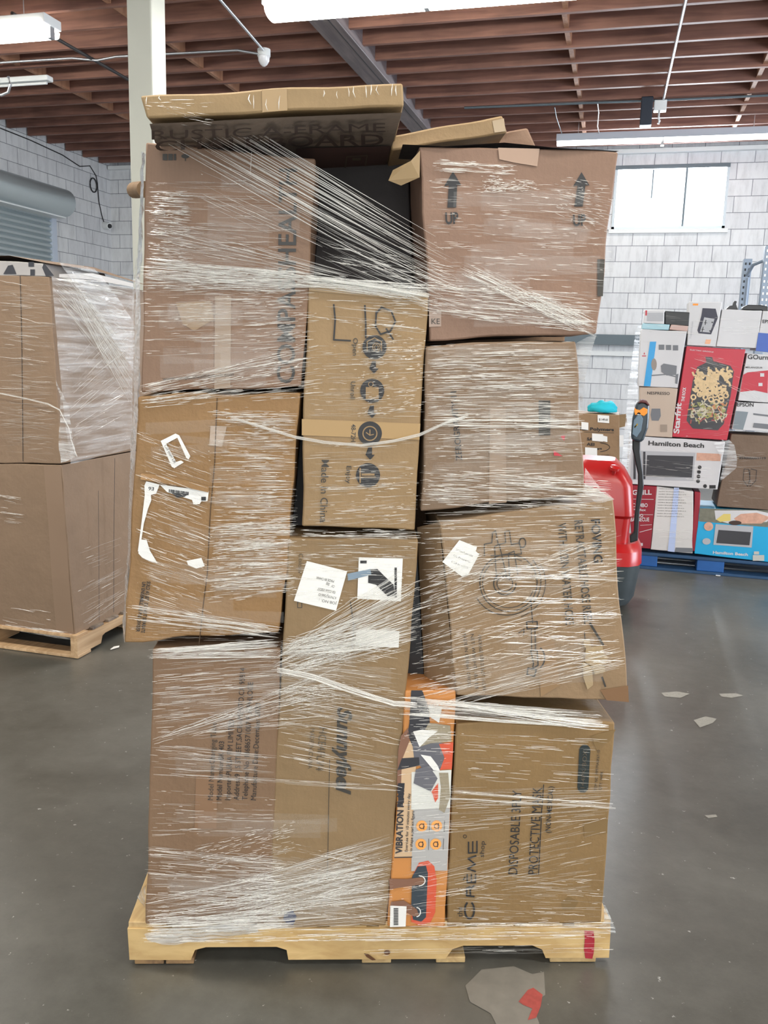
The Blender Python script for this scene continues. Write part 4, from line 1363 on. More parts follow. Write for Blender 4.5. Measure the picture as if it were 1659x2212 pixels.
rope([(500, 900), (560, 918), (640, 942), (700, 953), (780, 960), (850, 950), (905, 937), (960, 912), (1010, 896)], 6, strands=11, mats=(0, 1, 1))
rope([(600, 1440), (680, 1458), (760, 1485), (850, 1512), (900, 1518)], 12, strands=14, mats=(1, 1, 2))
rope([(900, 1512), (1000, 1522), (1120, 1540), (1260, 1562), (1310, 1566)], 14, strands=8, mats=(1, 1, 2))
rope([(960, 1716), (1040, 1720), (1150, 1728), (1250, 1731), (1325, 1738)], 4, strands=4, mats=(1,))
rope([(690, 602), (800, 618), (925, 640)], 10, strands=14, mats=(1, 1, 2))


def sheet(name, La, Lb, parent, mat, n=24, m_=6, wob=0.004):
    """film stretched between two world polylines"""
    def samp(P, t_):
        x = t_ * (len(P) - 1)
        i = min(int(x), len(P) - 2)
        return P[i].lerp(P[i + 1], x - i)
    V, Fc = [], []
    for i in range(n + 1):
        a, b_ = samp(La, i / n), samp(Lb, i / n)
        for j in range(m_ + 1):
            p = a.lerp(b_, j / m_)
            V.append(p + noise.noise_vector(p * 22) * wob * (1 if 0 < j < m_ else 0.4))
    for i in range(n):
        for j in range(m_):
            k_ = i * (m_ + 1) + j
            Fc.append((k_, k_ + 1, k_ + m_ + 2, k_ + m_ + 1))
    o = mesh(name, V, Fc, mat, parent, True)
    return o


inn = [FP.at(x, y, 0.004) for x, y in ((312, 330), (308, 450), (305, 600), (303, 750), (300, 850), (298, 940), (288, 1030), (284, 1150), (276, 1280), (270, 1385))]
out = [F(0.5).at(x, y) for x, y in ((309, 330), (303, 450), (297, 560), (290, 750), (291, 850), (284, 940), (281, 1030), (279, 1150), (271, 1270), (268, 1370))]
sheet('film_side_sheet', inn, out, wrap, film_sheet_mat('film_bright_side', 0.45, 1.0, (3, 3, 60)), 60, 8, 0.01)  # daylight reflected by the film put in as a denser white
out2 = [F(0.75).at(x, y) for x, y in ((295, 556), (286, 600), (284, 700), (284, 850), (282, 960), (281, 1090))]
inn2 = [F(0.45).at(x, y) for x, y in ((300, 556), (300, 600), (300, 700), (298, 850), (296, 960), (290, 1090))]
sheet('film_side_sheet', inn2, out2, wrap, M_SHEET, 40, 4, 0.006)
sheet('film_tent', [FP.at(x, y, .004) for x, y in ((1290, 716), (1276, 760), (1262, 820), (1256, 880))], [F(0.03).at(x, y) for x, y in ((1244, 742), (1246, 780), (1248, 830), (1254, 880))], wrap, M_SHEETL, 20, 6)
sheet('film_tent', [FP.at(x, y, .004) for x, y in ((1263, 1010), (1285, 1040), (1305, 1060), (1326, 1078))], [FP.at(x, y, .006) for x, y in ((1262, 1012), (1262, 1040), (1262, 1068), (1290, 1088))], wrap, M_SHEETL, 14, 5)
sheet('film_tail', [F(0.1).at(x, y) for x, y in ((312, 1912), (299, 1928), (294, 1950), (302, 1962))], [F(0.02).at(x, y) for x, y in ((314, 1915), (314, 1930), (313, 1950), (312, 1964))], wrap, M_SHEET, 10, 4, 0.012)
sheet('film_tail', [FP.at(x, y, .02) for x, y in ((312, 2005), (350, 1996), (400, 1992), (470, 1988), (560, 1984))], [FP.at(x, y, .008) for x, y in ((318, 2026), (350, 2036), (400, 2034), (470, 2024), (560, 2010))], wrap, M_SHEET, 24, 6, 0.012)
sheet('film_tail', [F(0.0).at(x, y, .01) for x, y in ((1300, 1950), (1303, 1985), (1290, 2000))], [F(-0.0).at(x, y, .012) for x, y in ((1304, 1950), (1326, 1998), (1327, 2010))], wrap, M_SHEET, 10, 4, 0.006)

# ------------------------------------------------------------------ the wrapped load at left
LF = Plane((0, 3.52, 0), (0, 1, 0))
LS = Plane((-2.5, 0, 0), (-1, 0, 0))       # its right side, seen from the right
lp = thing('wooden_pallet', 'weathered pallet under the big wrapped cartons at the left wall side', 'pallet', (-3.1, 4.1, 0))
prof = [(0, 0.018), (0.20, 0.018), (0.215, 0.055), (0.24, 0.062), (0.42, 0.062), (0.45, 0.05), (0.455, 0.018), (0.77, 0.018), (0.78, 0.055), (0.80, 0.062), (1.0, 0.062), (1.015, 0.018), (1.21, 0.018), (1.21, 0.107), (0, 0.107)]
M_PINEL = wood('left_pine', (0.62, 0.42, 0.24), (0.42, 0.26, 0.13), 1, 0.6, 1.4)
M_PINEG = wood('grey_pine', (0.26, 0.20, 0.15), (0.12, 0.09, 0.07), 0, 0.7, 1.4)
for x in (-2.535, -3.03, -3.52):
    n = len(prof)
    v = [(x, 3.50 + a, z) for a, z in prof] + [(x + 0.038, 3.50 + a, z) for a, z in prof]
    f = [tuple(range(n)), tuple(range(n, 2 * n))[::-1]] + [(i, n + i, n + (i + 1) % n, (i + 1) % n) for i in range(n)]
    o = mesh('stringer', v, f, M_PINEL, lp)
    bm = bmesh.new()
    bm.from_mesh(o.data)
    bmesh.ops.triangulate(bm, faces=[q for q in bm.faces if len(q.verts) > 4])
    bmesh.ops.recalc_face_normals(bm, faces=bm.faces)
    bm.to_mesh(o.data)
    bm.free()
for i in range(9):
    box('deck_board', -3.52, -2.50, 3.50 + i * 0.139, 3.595 + i * 0.139, 0.107, 0.121, M_PINEG if i else M_PINEL, lp, 0.002)
for y in (3.50, 4.0, 4.58):
    box('bottom_board', -3.52, -2.495, y, y + 0.11, 0.002, 0.018, M_PINEL, lp, 0.002)

gL = None
b1 = carton('huge plain wrapped carton on the left pallet, lower of two, with a tape seam', [(-165, 1000), (133, 1004), (163, 1374), (-165, 1340)], LF, 1.15, C_L, wob=0.004, nz=10)
b2 = carton('huge plain wrapped carton stacked on top at left', [(-165, 588), (106, 597), (134, 1002), (-165, 998)], LF, 1.15, C_L, wob=0.004, nz=10)
for (px, par) in (([(38, 1005), (44, 1005), (60, 1345), (55, 1345)], b1), ([(43, 596), (47, 596), (52, 995), (48, 995)], b2)):
    pass
multi('carton_seam', stroke([(44, 596), (48, 760), (50, 996)], 1.2), LF, C_D, b2)
decal('packing_tape', [(95, 1006), (132, 1008), (160, 1372), (122, 1368)], LF, plain('left_tape', (0.24, 0.16, 0.105), 0.4), b1, 0.0018)
multi('carton_seam', stroke([(246, 990), (243, 1180), (243, 1322)], 1.0) + stroke([(210, 1060), (212, 1340)], 0.8), LS, C_D, b1, 0.006)
b3 = carton('low printed grey and black box on top of the left wrapped cartons', [(-165, 556), (92, 568), (104, 597), (-165, 596)], LF, 0.5, plain('printed_grey', (0.34, 0.32, 0.31), 0.4, var=0.2, scale=12), name='retail_box', nz=3)
multi('printed_photo', [[(8, 592), (18, 574), (28, 572), (36, 592)], rect(62, 566, 74, 576), rect(66, 582, 76, 595), [(96, 568), (118, 596), (100, 597), (92, 578)]], LF, M_PD, b3)
mesh('open_flap', [LF.at(-150, 556), LF.at(20, 552), LF.at(100, 568), LS.at(200, 583), LS.at(288, 608), Vector((-2.55, 4.4, 1.86)), Vector((-2.8, 4.2, 1.95)), Vector((-3.6, 4.2, 1.96))], [(0, 1, 2, 3, 4, 5, 6, 7)], C_I, b3)
mesh('open_flap', [LS.at(128, 592), LS.at(200, 590), LS.at(288, 612), LS.at(288, 620), LS.at(200, 604), LS.at(128, 599)], [(0, 1, 4, 5), (1, 2, 3, 4)], plain('pale_flap', (0.50, 0.47, 0.44), 0.4), b3)
wl = thing('stretch_film', 'clear stretch film around the big left cartons, bright on their window side', 'stretch film', (-2.6, 3.5, 0.13))
S = Strands()
NL = Vector((0, -1, 0))
field(S, 200, (-10, 600, 980), (125, 610, 985), (20, 110), 0.14, 0.9, 0.03, pl=LF, off=(0.006, 0.012), scale=1.5)
field(S, 26, (-10, 1060, 1140), (60, 1070, 1145), (20, 60), 0.7, 0.9, 0.03, pl=LF, off=(0.006, 0.012), scale=1.5)
field(S, 8, (0, 1280, 1340), (130, 1285, 1365), (20, 90), 0.8, 0.9, 0.01, pl=LF, off=(0.006, 0.012), scale=1.5)
field(S, 70, (-10, 1345, 1352), (165, 1368, 1384), (20, 100), 0.6, 1.0, 0.1, pl=LF, off=(0.004, 0.010), scale=1.5)
field(S, 190, (112, 600, 640), (284, 640, 840), (20, 120), 0.45, 0.9, 0.06, pl=LS, off=(0.006, 0.012), scale=1.5)
field(S, 90, (140, 598, 640), (282, 760, 860), (60, 200), 0.5, 0.9, 0.06, pl=LS, off=(0.008, 0.014), scale=1.7)
field(S, 90, (140, 780, 960), (278, 640, 900), (20, 100), 0.25, 0.9, 0.06, pl=LS, off=(0.006, 0.012), scale=1.5)
field(S, 60, (165, 1180, 1360), (272, 1150, 1300), (20, 100), 0.25, 0.9, 0.02, pl=LS, off=(0.006, 0.012), scale=1.4)
field(S, 60, (112, 600, 606), (286, 616, 640), (20, 100), 0.6, 1.0, 0.3, pl=LS, off=(0.006, 0.012), scale=1.6)
S.build('film_pleats', wl, [M_FS, M_FM, M_FB, M_FH])
sheet('film_band', [LS.at(x, y, .012) for x, y in ((122, 566), (160, 620), (210, 690), (284, 800))], [LS.at(x, y, .012) for x, y in ((200, 580), (232, 620), (262, 660), (286, 700))], wl, M_SHEETL, 30, 10, 0.01)  # diagonal glare laid on as a pale strip of film
sheet('film_side_sheet', [LS.at(x, y, .008) for x, y in ((108, 598), (122, 760), (136, 900), (150, 1002))], [LS.at(x, y, .008) for x, y in ((287, 620), (285, 740), (283, 860), (281, 968))], wl, film_sheet_mat('film_haze_left', 0.08, 0.34, (1, 2, 26)), 40, 12, 0.006)  # glare over this face put in as a whitish streaky veil
sheet('film_torn_edge', [LF.at(x, y, .012) for x, y in ((122, 815), (135, 860), (130, 960), (135, 1000))], [LF.at(x, y, .03) for x, y in ((128, 820), (158, 880), (165, 950), (175, 985))], wl, M_SHEETL, 16, 6, 0.01)
rope([(0, 848), (50, 858), (110, 872), (135, 885), (155, 925), (160, 950), (172, 985)], 3, LF, 0.02, parent=wl, strands=6, mats=(1, 2))

# ------------------------------------------------------------------ blue pallet and its retail boxes
BP = Plane((0, 6.54, 0), (0, 1, 0))
M_BLUE = plain('blue_pallet_paint', (0.012, 0.10, 0.34), 0.5, var=0.2, scale=10)
M_NAVY = plain('dirty_blue', (0.02, 0.07, 0.16), 0.6, var=0.3, scale=12)
bp_ = thing('blue_pallet', 'blue block pallet under the pile of retail boxes on the right', 'pallet', (0.82, 7.05, 0))
for (x0, x1) in ((0.21, 0.36), (0.64, 0.83), (1.19, 1.42)):
    for y in (6.56, 7.0, 7.46):
        box('pallet_block', x0, x1, y, y + 0.14, 0.02, 0.105, M_BLUE, bp_, 0.006)
for i in range(7):
    box('deck_board', 0.20, 1.42, 6.55 + i * 0.155, 6.66 + i * 0.155, 0.105, 0.128, M_NAVY, bp_, 0.003)
for y in (6.55, 7.0, 7.46):
    box('bottom_board', 0.20, 1.42, y, y + 0.13, 0.0, 0.02, M_NAVY, bp_, 0.002)
WH = plain('white_carton', (0.60, 0.60, 0.62), 0.4, var=0.05, scale=6)
LG = plain('light_grey_print', (0.42, 0.43, 0.46), 0.45)
MG = plain('mid_grey_print', (0.16, 0.17, 0.19), 0.45)
RD = plain('crimson_carton', (0.50, 0.022, 0.045), 0.35, var=0.08, scale=9)
RD2 = plain('dark_red_carton', (0.28, 0.01, 0.025), 0.4)
BG = plain('beige_carton', (0.50, 0.40, 0.32), 0.4)
CYAN = plain('cyan_carton', (0.01, 0.36, 0.66), 0.35)
SKY = plain('blue_stripe', (0.03, 0.33, 0.68), 0.4)
FOOD = plain('pasta_photo', (0.68, 0.50, 0.28), 0.5, var=0.3, scale=50)
VEG = plain('salad_photo', (0.36, 0.33, 0.16), 0.5, var=0.6, scale=60)
MEAT = plain('meat_photo', (0.58, 0.33, 0.24), 0.5, var=0.3, scale=40)


def Q(x, y, s=4.056, ox=1250, oy=620):
    return (ox + x / s, oy + y / s)


def Q2(x, y):
    return (1250 + x / 4.056, 930 + y / 4.056)


def retail(label, quad, mat, depth=0.38, **k_):
    return carton(label, quad, BP, depth, mat, name='retail_box', nx=5, nz=5, wob=0.003, **k_)


r1 = retail('white toaster box standing highest on the pile of retail boxes', [(1489, 651), (1560, 653), (1547, 749), (1484, 746)], WH, 0.25)
decal('printed_photo', [Q(1085, 185), Q(1200, 190), Q(1220, 270), Q(1160, 415), Q(1050, 405), Q(1040, 380), Q(1075, 250)], BP, plain('toaster_navy', (0.02, 0.02, 0.045), 0.4), r1)
decal('printed_photo', [Q(1100, 265), Q(1190, 280), Q(1150, 400), Q(1062, 392)], BP, LG, r1, 0.003)
each('printed_detail', stroke([Q(1115, 290), Q(1108, 330)], 1.6) + stroke([Q(1090, 350), Q(1082, 390)], 1.6) + [disc(*Q(1170, 310), 1.6, n=8), disc(*Q(1150, 385), 1.6, n=8)] + stroke([Q(1098, 312), Q(1125, 314)], 1) + stroke([Q(1075, 370), Q(1100, 372)], 1), BP, M_INK, r1, 0.004)
decal('printed_mark', [Q(1000, 145), Q(1048, 145), Q(1046, 162), Q(1000, 162)], BP, M_ORANGE, r1)
decal('printed_mark', [Q(1115, 460), Q(1160, 460), Q(1150, 500), Q(1105, 498)], BP, plain('salmon', (0.8, 0.42, 0.25), 0.5), r1)
text('Toastmaster', Q(985, 455), Q(1005, 300), 4, BP, LG, r1, 0.01)
r2 = retail('plain white box beside the toaster box on top of the pile', [(1560, 668), (1646, 671), (1634, 752), (1547, 748)], WH, 0.3)
r3 = retail('small clear-wrapped white box with a red edge at the top left of the pile', [(1393, 670), (1436, 668), (1434, 700), (1391, 698)], WH, 0.2)
decal('printed_mark', [Q(585, 205), Q(600, 205), Q(598, 250), Q(583, 250)], BP, RD, r3)
decal('printed_mark', [Q(600, 225), Q(740, 225), Q(738, 300), Q(598, 300)], BP, LG, r3)
r4 = retail('black box between the small white box and the toaster box', [(1437, 672), (1490, 675), (1488, 704), (1436, 700)], M_BLACK, 0.3)
r5 = retail('low pale pink box under the black box', [(1450, 701), (1487, 704), (1485, 716), (1446, 712)], plain('pale_pink', (0.55, 0.38, 0.34), 0.5), 0.3)
r5b = retail('low white box with blue film on top of the vacuum box', [(1388, 698), (1447, 701), (1445, 713), (1387, 711)], plain('icy_blue', (0.36, 0.58, 0.66), 0.3), 0.3)
r6 = retail('white vacuum cleaner box with a blue vertical stripe', [(1385, 711), (1484, 716), (1464, 838), (1378, 834)], WH)
decal('printed_stripe', [Q(625, 478), Q(680, 478), Q(628, 870), Q(570, 868)], BP, SKY, r6)
multi('printed_photo', [[Q(720, 690), Q(745, 670), Q(860, 690), Q(855, 770), Q(770, 775), Q(725, 745)]] + stroke([Q(640, 775), Q(770, 765), Q(865, 790)], 2.5) + [[Q(850, 765), Q(875, 760), Q(865, 850), Q(845, 845)]], BP, MG, r6)
each('printed_photo', [rect(*Q(702, 505), *Q(750, 550)), rect(*Q(765, 508), *Q(810, 552)), rect(*Q(825, 510), *Q(872, 556))], BP, MG, r6)
decal('printed_photo', disc(*Q(660, 678), 6, 13, 16), BP, plain('brush_photo', (0.28, 0.24, 0.21), 0.5), r6, 0.003)
multi('red_mark', [[Q(575, 570), Q(582, 590), Q(568, 590)], [Q(555, 600), Q(592, 600), Q(590, 608), Q(555, 608)]], BP, RD, r6)
r7 = retail('beige coffee machine box under the vacuum box', [(1382, 836), (1464, 839), (1452, 945), (1381, 941)], BG)
text('NESPRESSO', Q(600, 940), Q(798, 945), 6, BP, M_INK, r7, 0.01)
multi('printed_photo', [[Q(640, 1065), Q(715, 1065), Q(720, 1130), Q(700, 1172), Q(640, 1170), Q(630, 1120)]], BP, MG, r7)
multi('printed_photo', [rect(*Q(715, 1205), *Q(775, 1270))], BP, plain('beige_shadow', (0.30, 0.24, 0.19), 0.5), r7)
r8 = retail('large red griddle box with a pasta and vegetable photo', [(1483, 748), (1611, 755), (1570, 951), (1452, 944)], RD)
decal('printed_photo', [Q(1110, 610), Q(1170, 615), Q(1180, 650), Q(1330, 690), Q(1360, 740), Q(1330, 960), Q(1270, 1200), Q(1220, 1255), Q(1000, 1240), Q(945, 1170), Q(1000, 820), Q(1040, 700), Q(1120, 660)], BP, plain('griddle_black', (0.045, 0.045, 0.05), 0.4), r8)
multi('pasta_photo', sum([stroke([Q(x, y), Q(x + math.cos(a) * 26, y + math.sin(a) * 26), Q(x + math.cos(a + .5) * 46, y + math.sin(a + .5) * 46)], 4.2) for (x, y, a) in [(U(1025, 1320), U(745, 930), U(0, 6.3)) for _ in range(120)]], []), BP, FOOD, r8, 0.0030)
multi('rigatoni_photo', sum([ringline(*Q(x, y), 5.0, 5.0, 3.2, 0, 360, 10) for (x, y) in ((1005, 965), (1060, 940), (1110, 965), (1160, 985), (1195, 945), (1245, 960), (1290, 950), (1205, 1005), (1250, 990), (1110, 920))], []), BP, FOOD, r8, 0.0036)
for (nm_, c_, n_) in (('leaf', (0.30, 0.30, 0.10), 50), ('carrot', (0.55, 0.26, 0.12), 36), ('onion', (0.55, 0.50, 0.38), 50), ('radish', (0.35, 0.08, 0.07), 22)):
    multi('salad_photo', sum([stroke([Q(x, y), Q(x + math.cos(a) * 30, y + math.sin(a) * 30)], 2.6) for (x, y, a) in [(U(985, 1290), U(1010, 1170), U(0, 6.3)) for _ in range(n_)]], []), BP, plain('salad_' + nm_, c_, 0.5), r8, 0.0030 + n_ * 0.00001)
text('Starfrit', Q(878, 1285), Q(900, 1015), 12, BP, WH, r8, 0.03)
text('THE ROCK', Q(925, 1005), Q(940, 880), 6.5, BP, WH, r8, 0.03)
text('ELECTRIC GRIDDLE', Q(975, 555), Q(1180, 575), 2.6, BP, WH, r8, 0.01)
r9 = retail('red and white appliance box at the right behind the griddle box', [(1614, 763), (1700, 768), (1690, 872), (1594, 866)], WH)
decal('printed_panel', [Q(1440, 770), Q(1480, 748), Q(1660, 730), Q(1655, 930), Q(1540, 905), Q(1415, 920)], BP, RD, r9)
text('GOurmia', Q(1480, 630), Q(1720, 640), 10, BP, M_INK, r9, 0.015)
text('MELANGEUR', Q(1462, 710), Q(1610, 714), 3.5, BP, M_INKG, r9, 0.01)
each('print_icon', [rect(*Q(1590, 755), *Q(1625, 785)), rect(*Q(1575, 840), *Q(1610, 868))], BP, WH, r9, 0.003)
r10 = retail('white printer box with a product photo under the red and white box', [(1593, 868), (1700, 874), (1690, 935), (1580, 928)], WH)
text('EPSON', Q(1385, 1045), Q(1532, 1048), 8, BP, M_INK, r10, 0.02)
multi('printed_photo', [[Q(1375, 1085), Q(1485, 1095), Q(1440, 1250), Q(1350, 1240)]], BP, plain('phone_photo', (0.20, 0.24, 0.27), 0.4), r10)
each('printed_photo', [[Q(1530, 1105), Q(1700, 1125), Q(1700, 1140), Q(1530, 1120)], [Q(1535, 1190), Q(1700, 1205), Q(1700, 1250), Q(1525, 1230)]], BP, MG, r10)
r11 = retail('white and blue printer box at the top right corner of the pile', [(1648, 672), (1700, 674), (1690, 762), (1632, 756)], WH, 0.3)
decal('printed_panel', [Q(1575, 400), Q(1700, 410), Q(1700, 575), Q(1550, 560)], BP, plain('royal_blue', (0.05, 0.12, 0.45), 0.4), r11)
text('EPSON', Q(1610, 315), Q(1740, 318), 7, BP, M_INK, r11, 0.02)
r12 = retail('white microwave box with black brand lettering above an oven photo', [(1361, 941), (1566, 955), (1550, 1058), (1352, 1045)], WH)
text('Hamilton Beach', Q(610, 1385), Q(1098, 1408), 9.5, BP, M_INK, r12, 0.025)
decal('printed_photo', [Q2(470, 175), Q2(1022, 195), Q2(1005, 440), Q2(450, 430)], BP, LG, r12)
decal('printed_photo', [Q2(600, 215), Q2(1005, 225), Q2(992, 412), Q2(588, 400)], BP, M_PD, r12, 0.003)
multi('printed_detail', [rect(*Q2(480, 185), *Q2(500, 425)), rect(*Q2(565, 185), *Q2(585, 425))], BP, M_PD, r12, 0.003)
decal('printed_photo', [Q2(1035, 195), Q2(1250, 205), Q2(1240, 268), Q2(1030, 262)], BP, MEAT, r12)
multi('print_icon', [disc(*Q2(x, y), 4.2, n=14) for x, y in ((1060, 322), (1054, 363), (1050, 403), (1046, 443), (1107, 487))] + [rect(*Q2(1145, 478), *Q2(1200, 508))], BP, M_INK, r12)
r13 = retail('dark red barbecue grill box beside the lift truck handle', [(1355, 1047), (1419, 1051), (1405, 1186), (1366, 1182)], RD2)
text('GRILL', Q2(470, 562), Q2(640, 560), 10, BP, WH, r13, 0.03)
for (s_, x0, y_, x1, h_) in (('COMBO', 470, 670, 605, 8), ('Perfex', 475, 705, 590, 5), ('BBQ', 500, 755, 565, 6), ('BARBECUE', 455, 795, 618, 8)):
    text(s_, Q2(x0, y_), Q2(x1, y_), h_, BP, WH, r13, 0.02)
each('printed_line', stroke([Q2(460, 600), Q2(655, 603)], 1) + stroke([Q2(535, 890), Q2(640, 862)], 1.2) + [rect(*Q2(490, 985), *Q2(562, 1010))] + stroke([Q2(465, 735), Q2(650, 738)], 0.8) + stroke([Q2(540, 830), Q2(640, 825)], 0.8), BP, WH, r13)
r14 = retail('white paper-covered box standing on the blue pallet beside the grill box', [(1419, 1051), (1498, 1062), (1496, 1196), (1406, 1187)], plain('off_white', (0.62, 0.61, 0.60), 0.45))
for i in range(11):
    text('nombre del producto 2/50 ml b', Q2(705 - i * 2, 512 + i * 24), Q2(905 + (i % 3) * 18, 518 + i * 24), 2.0, BP, M_INKG, r14)
decal('printed_panel', [Q2(835, 500), Q2(880, 502), Q2(840, 1065), Q2(780, 1058)], BP, plain('pale_blue', (0.45, 0.55, 0.80), 0.4), r14)
decal('printed_photo', [Q2(850, 1025), Q2(1000, 1030), Q2(1000, 1070), Q2(840, 1064)], BP, MG, r14)
r15 = retail('narrow dark red box seen between the white paper-covered box and the blue microwave box', [(1501, 1062), (1514, 1064), (1504, 1192), (1494, 1190)], RD2, 0.35)
r16 = retail('large brown carton at right above the blue microwave box', [(1580, 938), (1700, 944), (1690, 1104), (1548, 1094)], cb('kraft_right', (0.205, 0.141, 0.100)))
text('354000003719', Q2(1405, 250), Q2(1640, 252), 5, BP, M_INK, r16, 0.02)
multi('line_drawing', stroke([Q2(1450, 335), Q2(1440, 430), Q2(1480, 490), Q2(1500, 420), Q2(1490, 340), Q2(1450, 335)], 1.2) + stroke([Q2(1510, 335), Q2(1560, 350), Q2(1550, 440), Q2(1500, 490)], 1.2) + stroke([Q2(1500, 345), Q2(1500, 490)], 1), BP, M_INK, r16)
r17 = retail('bright blue microwave box with food photo, bottom right on the blue pallet', [(1511, 1097), (1700, 1106), (1690, 1218), (1500, 1196)], CYAN)
decal('printed_photo', [Q2(1060, 680), Q2(1700, 700), Q2(1700, 850), Q2(1050, 795)], BP, plain('table_photo', (0.17, 0.17, 0.13), 0.5, var=0.4, scale=30), r17)
decal('printed_photo', [Q2(1190, 700), Q2(1560, 700), Q2(1700, 730), Q2(1650, 800), Q2(1330, 820), Q2(1200, 780)], BP, WH, r17, 0.003)
decal('printed_photo', [Q2(1360, 770), Q2(1420, 730), Q2(1560, 720), Q2(1680, 760), Q2(1600, 815), Q2(1400, 815)], BP, MEAT, r17, 0.004)
decal('printed_photo', [Q2(1205, 780), Q2(1270, 730), Q2(1330, 730), Q2(1330, 790), Q2(1240, 800)], BP, plain('yellow_photo', (0.68, 0.55, 0.16), 0.5), r17, 0.004)
decal('printed_photo', disc(*Q2(1370, 808), 14, 5, 14), BP, plain('dark_dish', (0.05, 0.025, 0.02), 0.5), r17, 0.005)
decal('printed_photo', [Q2(1200, 820), Q2(1530, 840), Q2(1515, 1025), Q2(1180, 1000)], BP, LG, r17, 0.003)
decal('printed_photo', [Q2(1225, 870), Q2(1510, 890), Q2(1495, 1005), Q2(1205, 985)], BP, M_PD, r17, 0.004)
multi('print_icon', [disc(*Q2(1138, 840), 10, 9.5, 16)], BP, MEAT, r17, 0.004)
multi('print_icon', [disc(*Q2(1120, 970), 9, 7, 16)], BP, LG, r17, 0.004)
text('Hamilton Beach', Q2(1175, 1078), Q2(1482, 1098), 6, BP, WH, r17, 0.03)
multi('printed_mark', [rect(*Q2(1525, 1090), *Q2(1625, 1140)), rect(*Q2(1535, 1058), *Q2(1580, 1085))], BP, plain('price_sticker', (0.5, 0.5, 0.46), 0.5), r17, 0.004)
tag(prism('small_appliance', [Q(1290, 195), Q(1320, 165), Q(1350, 160), Q(1365, 120), Q(1388, 125), Q(1380, 150), Q(1395, 190), Q(1395, 200)], Plane((0, 6.62, 0), (0, 1, 0)), 0.06, M_BLACK, None, 0.004), 'small black appliance part lying on the plain white box', 'appliance')
tag(prism('small_appliance', [Q(1440, 175), Q(1480, 155), Q(1600, 158), Q(1659, 170), Q(1659, 245), Q(1612, 240), Q(1605, 205), Q(1430, 200)], Plane((0, 6.60, 0), (0, 1, 0)), 0.1, M_BLACK, None, 0.006), 'black and silver appliance lying at the right end on the plain white box', 'appliance')
wb = thing('stretch_film', 'loose milky stretch film around the pile of retail boxes on the blue pallet', 'stretch film', (0.7, 6.5, 0.13))
sheet('film_side_sheet', [BP.at(x, y, .01) for x, y in ((1392, 672), (1384, 712), (1380, 760), (1377, 835), (1376, 930), (1366, 960), (1352, 1030), (1352, 1050))], [BP.at(x, y, .05) for x, y in ((1390, 672), (1372, 720), (1366, 770), (1356, 840), (1352, 900), (1346, 960), (1342, 1020), (1346, 1045))], wb, M_SHEETL, 50, 6, 0.005)
sheet('film_side_sheet', [BP.at(x, y, .02) for x, y in ((1575, 950), (1585, 960), (1592, 990), (1590, 1010))], [BP.at(x, y, .03) for x, y in ((1540, 955), (1555, 985), (1560, 1010), (1553, 1040))], wb, M_SHEETL, 16, 6, 0.005)
S = Strands()
for (L_, R_) in (((1385, 680, 740), (1655, 690, 750)), ((1490, 760, 800), (1650, 790, 870)), ((1460, 860, 950), (1600, 840, 940)), ((1380, 960, 1040), (1560, 980, 1050)), ((1410, 1060, 1180), (1500, 1070, 1180)), ((1560, 960, 1090), (1659, 960, 1090))):
    field(S, 42, L_, R_, (16, 70), 0.25, 0.8, 0.05, pl=BP, off=(0.006, 0.014), scale=2.0)
S.build('film_pleats', wb, [M_FS, M_FM, M_FB, M_FH])
tag(box('blue_box', 0.095, 0.125, 6.6, 6.95, 0.62, 0.98, CYAN, None, 0.003), 'slim bright blue box edge left of the microwave box with black lettering', 'box')

# ------------------------------------------------------------------ brown carton with teal cloth behind
AP = Plane((0, 8.0, 0), (0, 1, 0))
a0 = carton('plain brown carton on the floor under the open polymer supplier carton', [(1225, 1022), (1352, 1024), (1356, 1165), (1225, 1160)], AP, 0.4, C_I, nx=5, nz=5)
a1 = carton('open brown polymer supplier carton with price stickers, holding a teal cloth', [(1225, 892), (1338, 896), (1338, 1018), (1225, 1012)], AP, 0.4, cb('kraft_polymer', (0.322, 0.204, 0.112)), nx=5, nz=5)
prism('open_flap', [(1338, 896), (1353, 894), (1355, 920), (1338, 924)], AP, 0.01, C_G, a1)
text('AEI Polymers', (1250, 929), (1326, 931), 6.5, AP, M_INK, a1, 0.03)
text('SALES', (1268, 951), (1296, 952), 6, AP, M_INK, a1, 0.03)
text('AEI', (1267, 962), (1284, 963), 6, AP, M_INK, a1, 0.03)
text('polymers', (1266, 972), (1300, 971), 5, AP, M_INK, a1, 0.03)
multi('logo_print', ringline(1290, 966, 27, 10, 1.3, -75, 75, 14) + stroke([(1262, 933), (1326, 935)], 0.8), AP, M_INK, a1)
text('rapid service, WI 53081', (1270, 985), (1317, 984), 2.5, AP, M_INKG, a1)
text('1 800 800 0179 Fax', (1262, 992), (1300, 991), 2.2, AP, M_INKG, a1)
for (x0, y0, x1, y1, s_) in ((1291, 896, 1316, 912, '$ 149.60'), (1279, 936, 1303, 952, ''), (1264, 966, 1290, 984, '$ 112'), (1303, 941, 1312, 953, ''), (1256, 911, 1271, 927, '')):
    lb = decal('price_sticker', rect(x0, y0, x1, y1, 2), AP, M_PAPER, a1, 0.004, 'white price sticker')
    if s_:
        text(s_, (x0 + 3, y1 - 4), (x1 - 3, y1 - 3), 4.5, AP, M_INKG, lb, 0.02, off=0.0055)
decal('price_sticker', rect(1338, 940, 1347, 965), AP, M_PAPER, a1, 0.004, 'white price sticker')
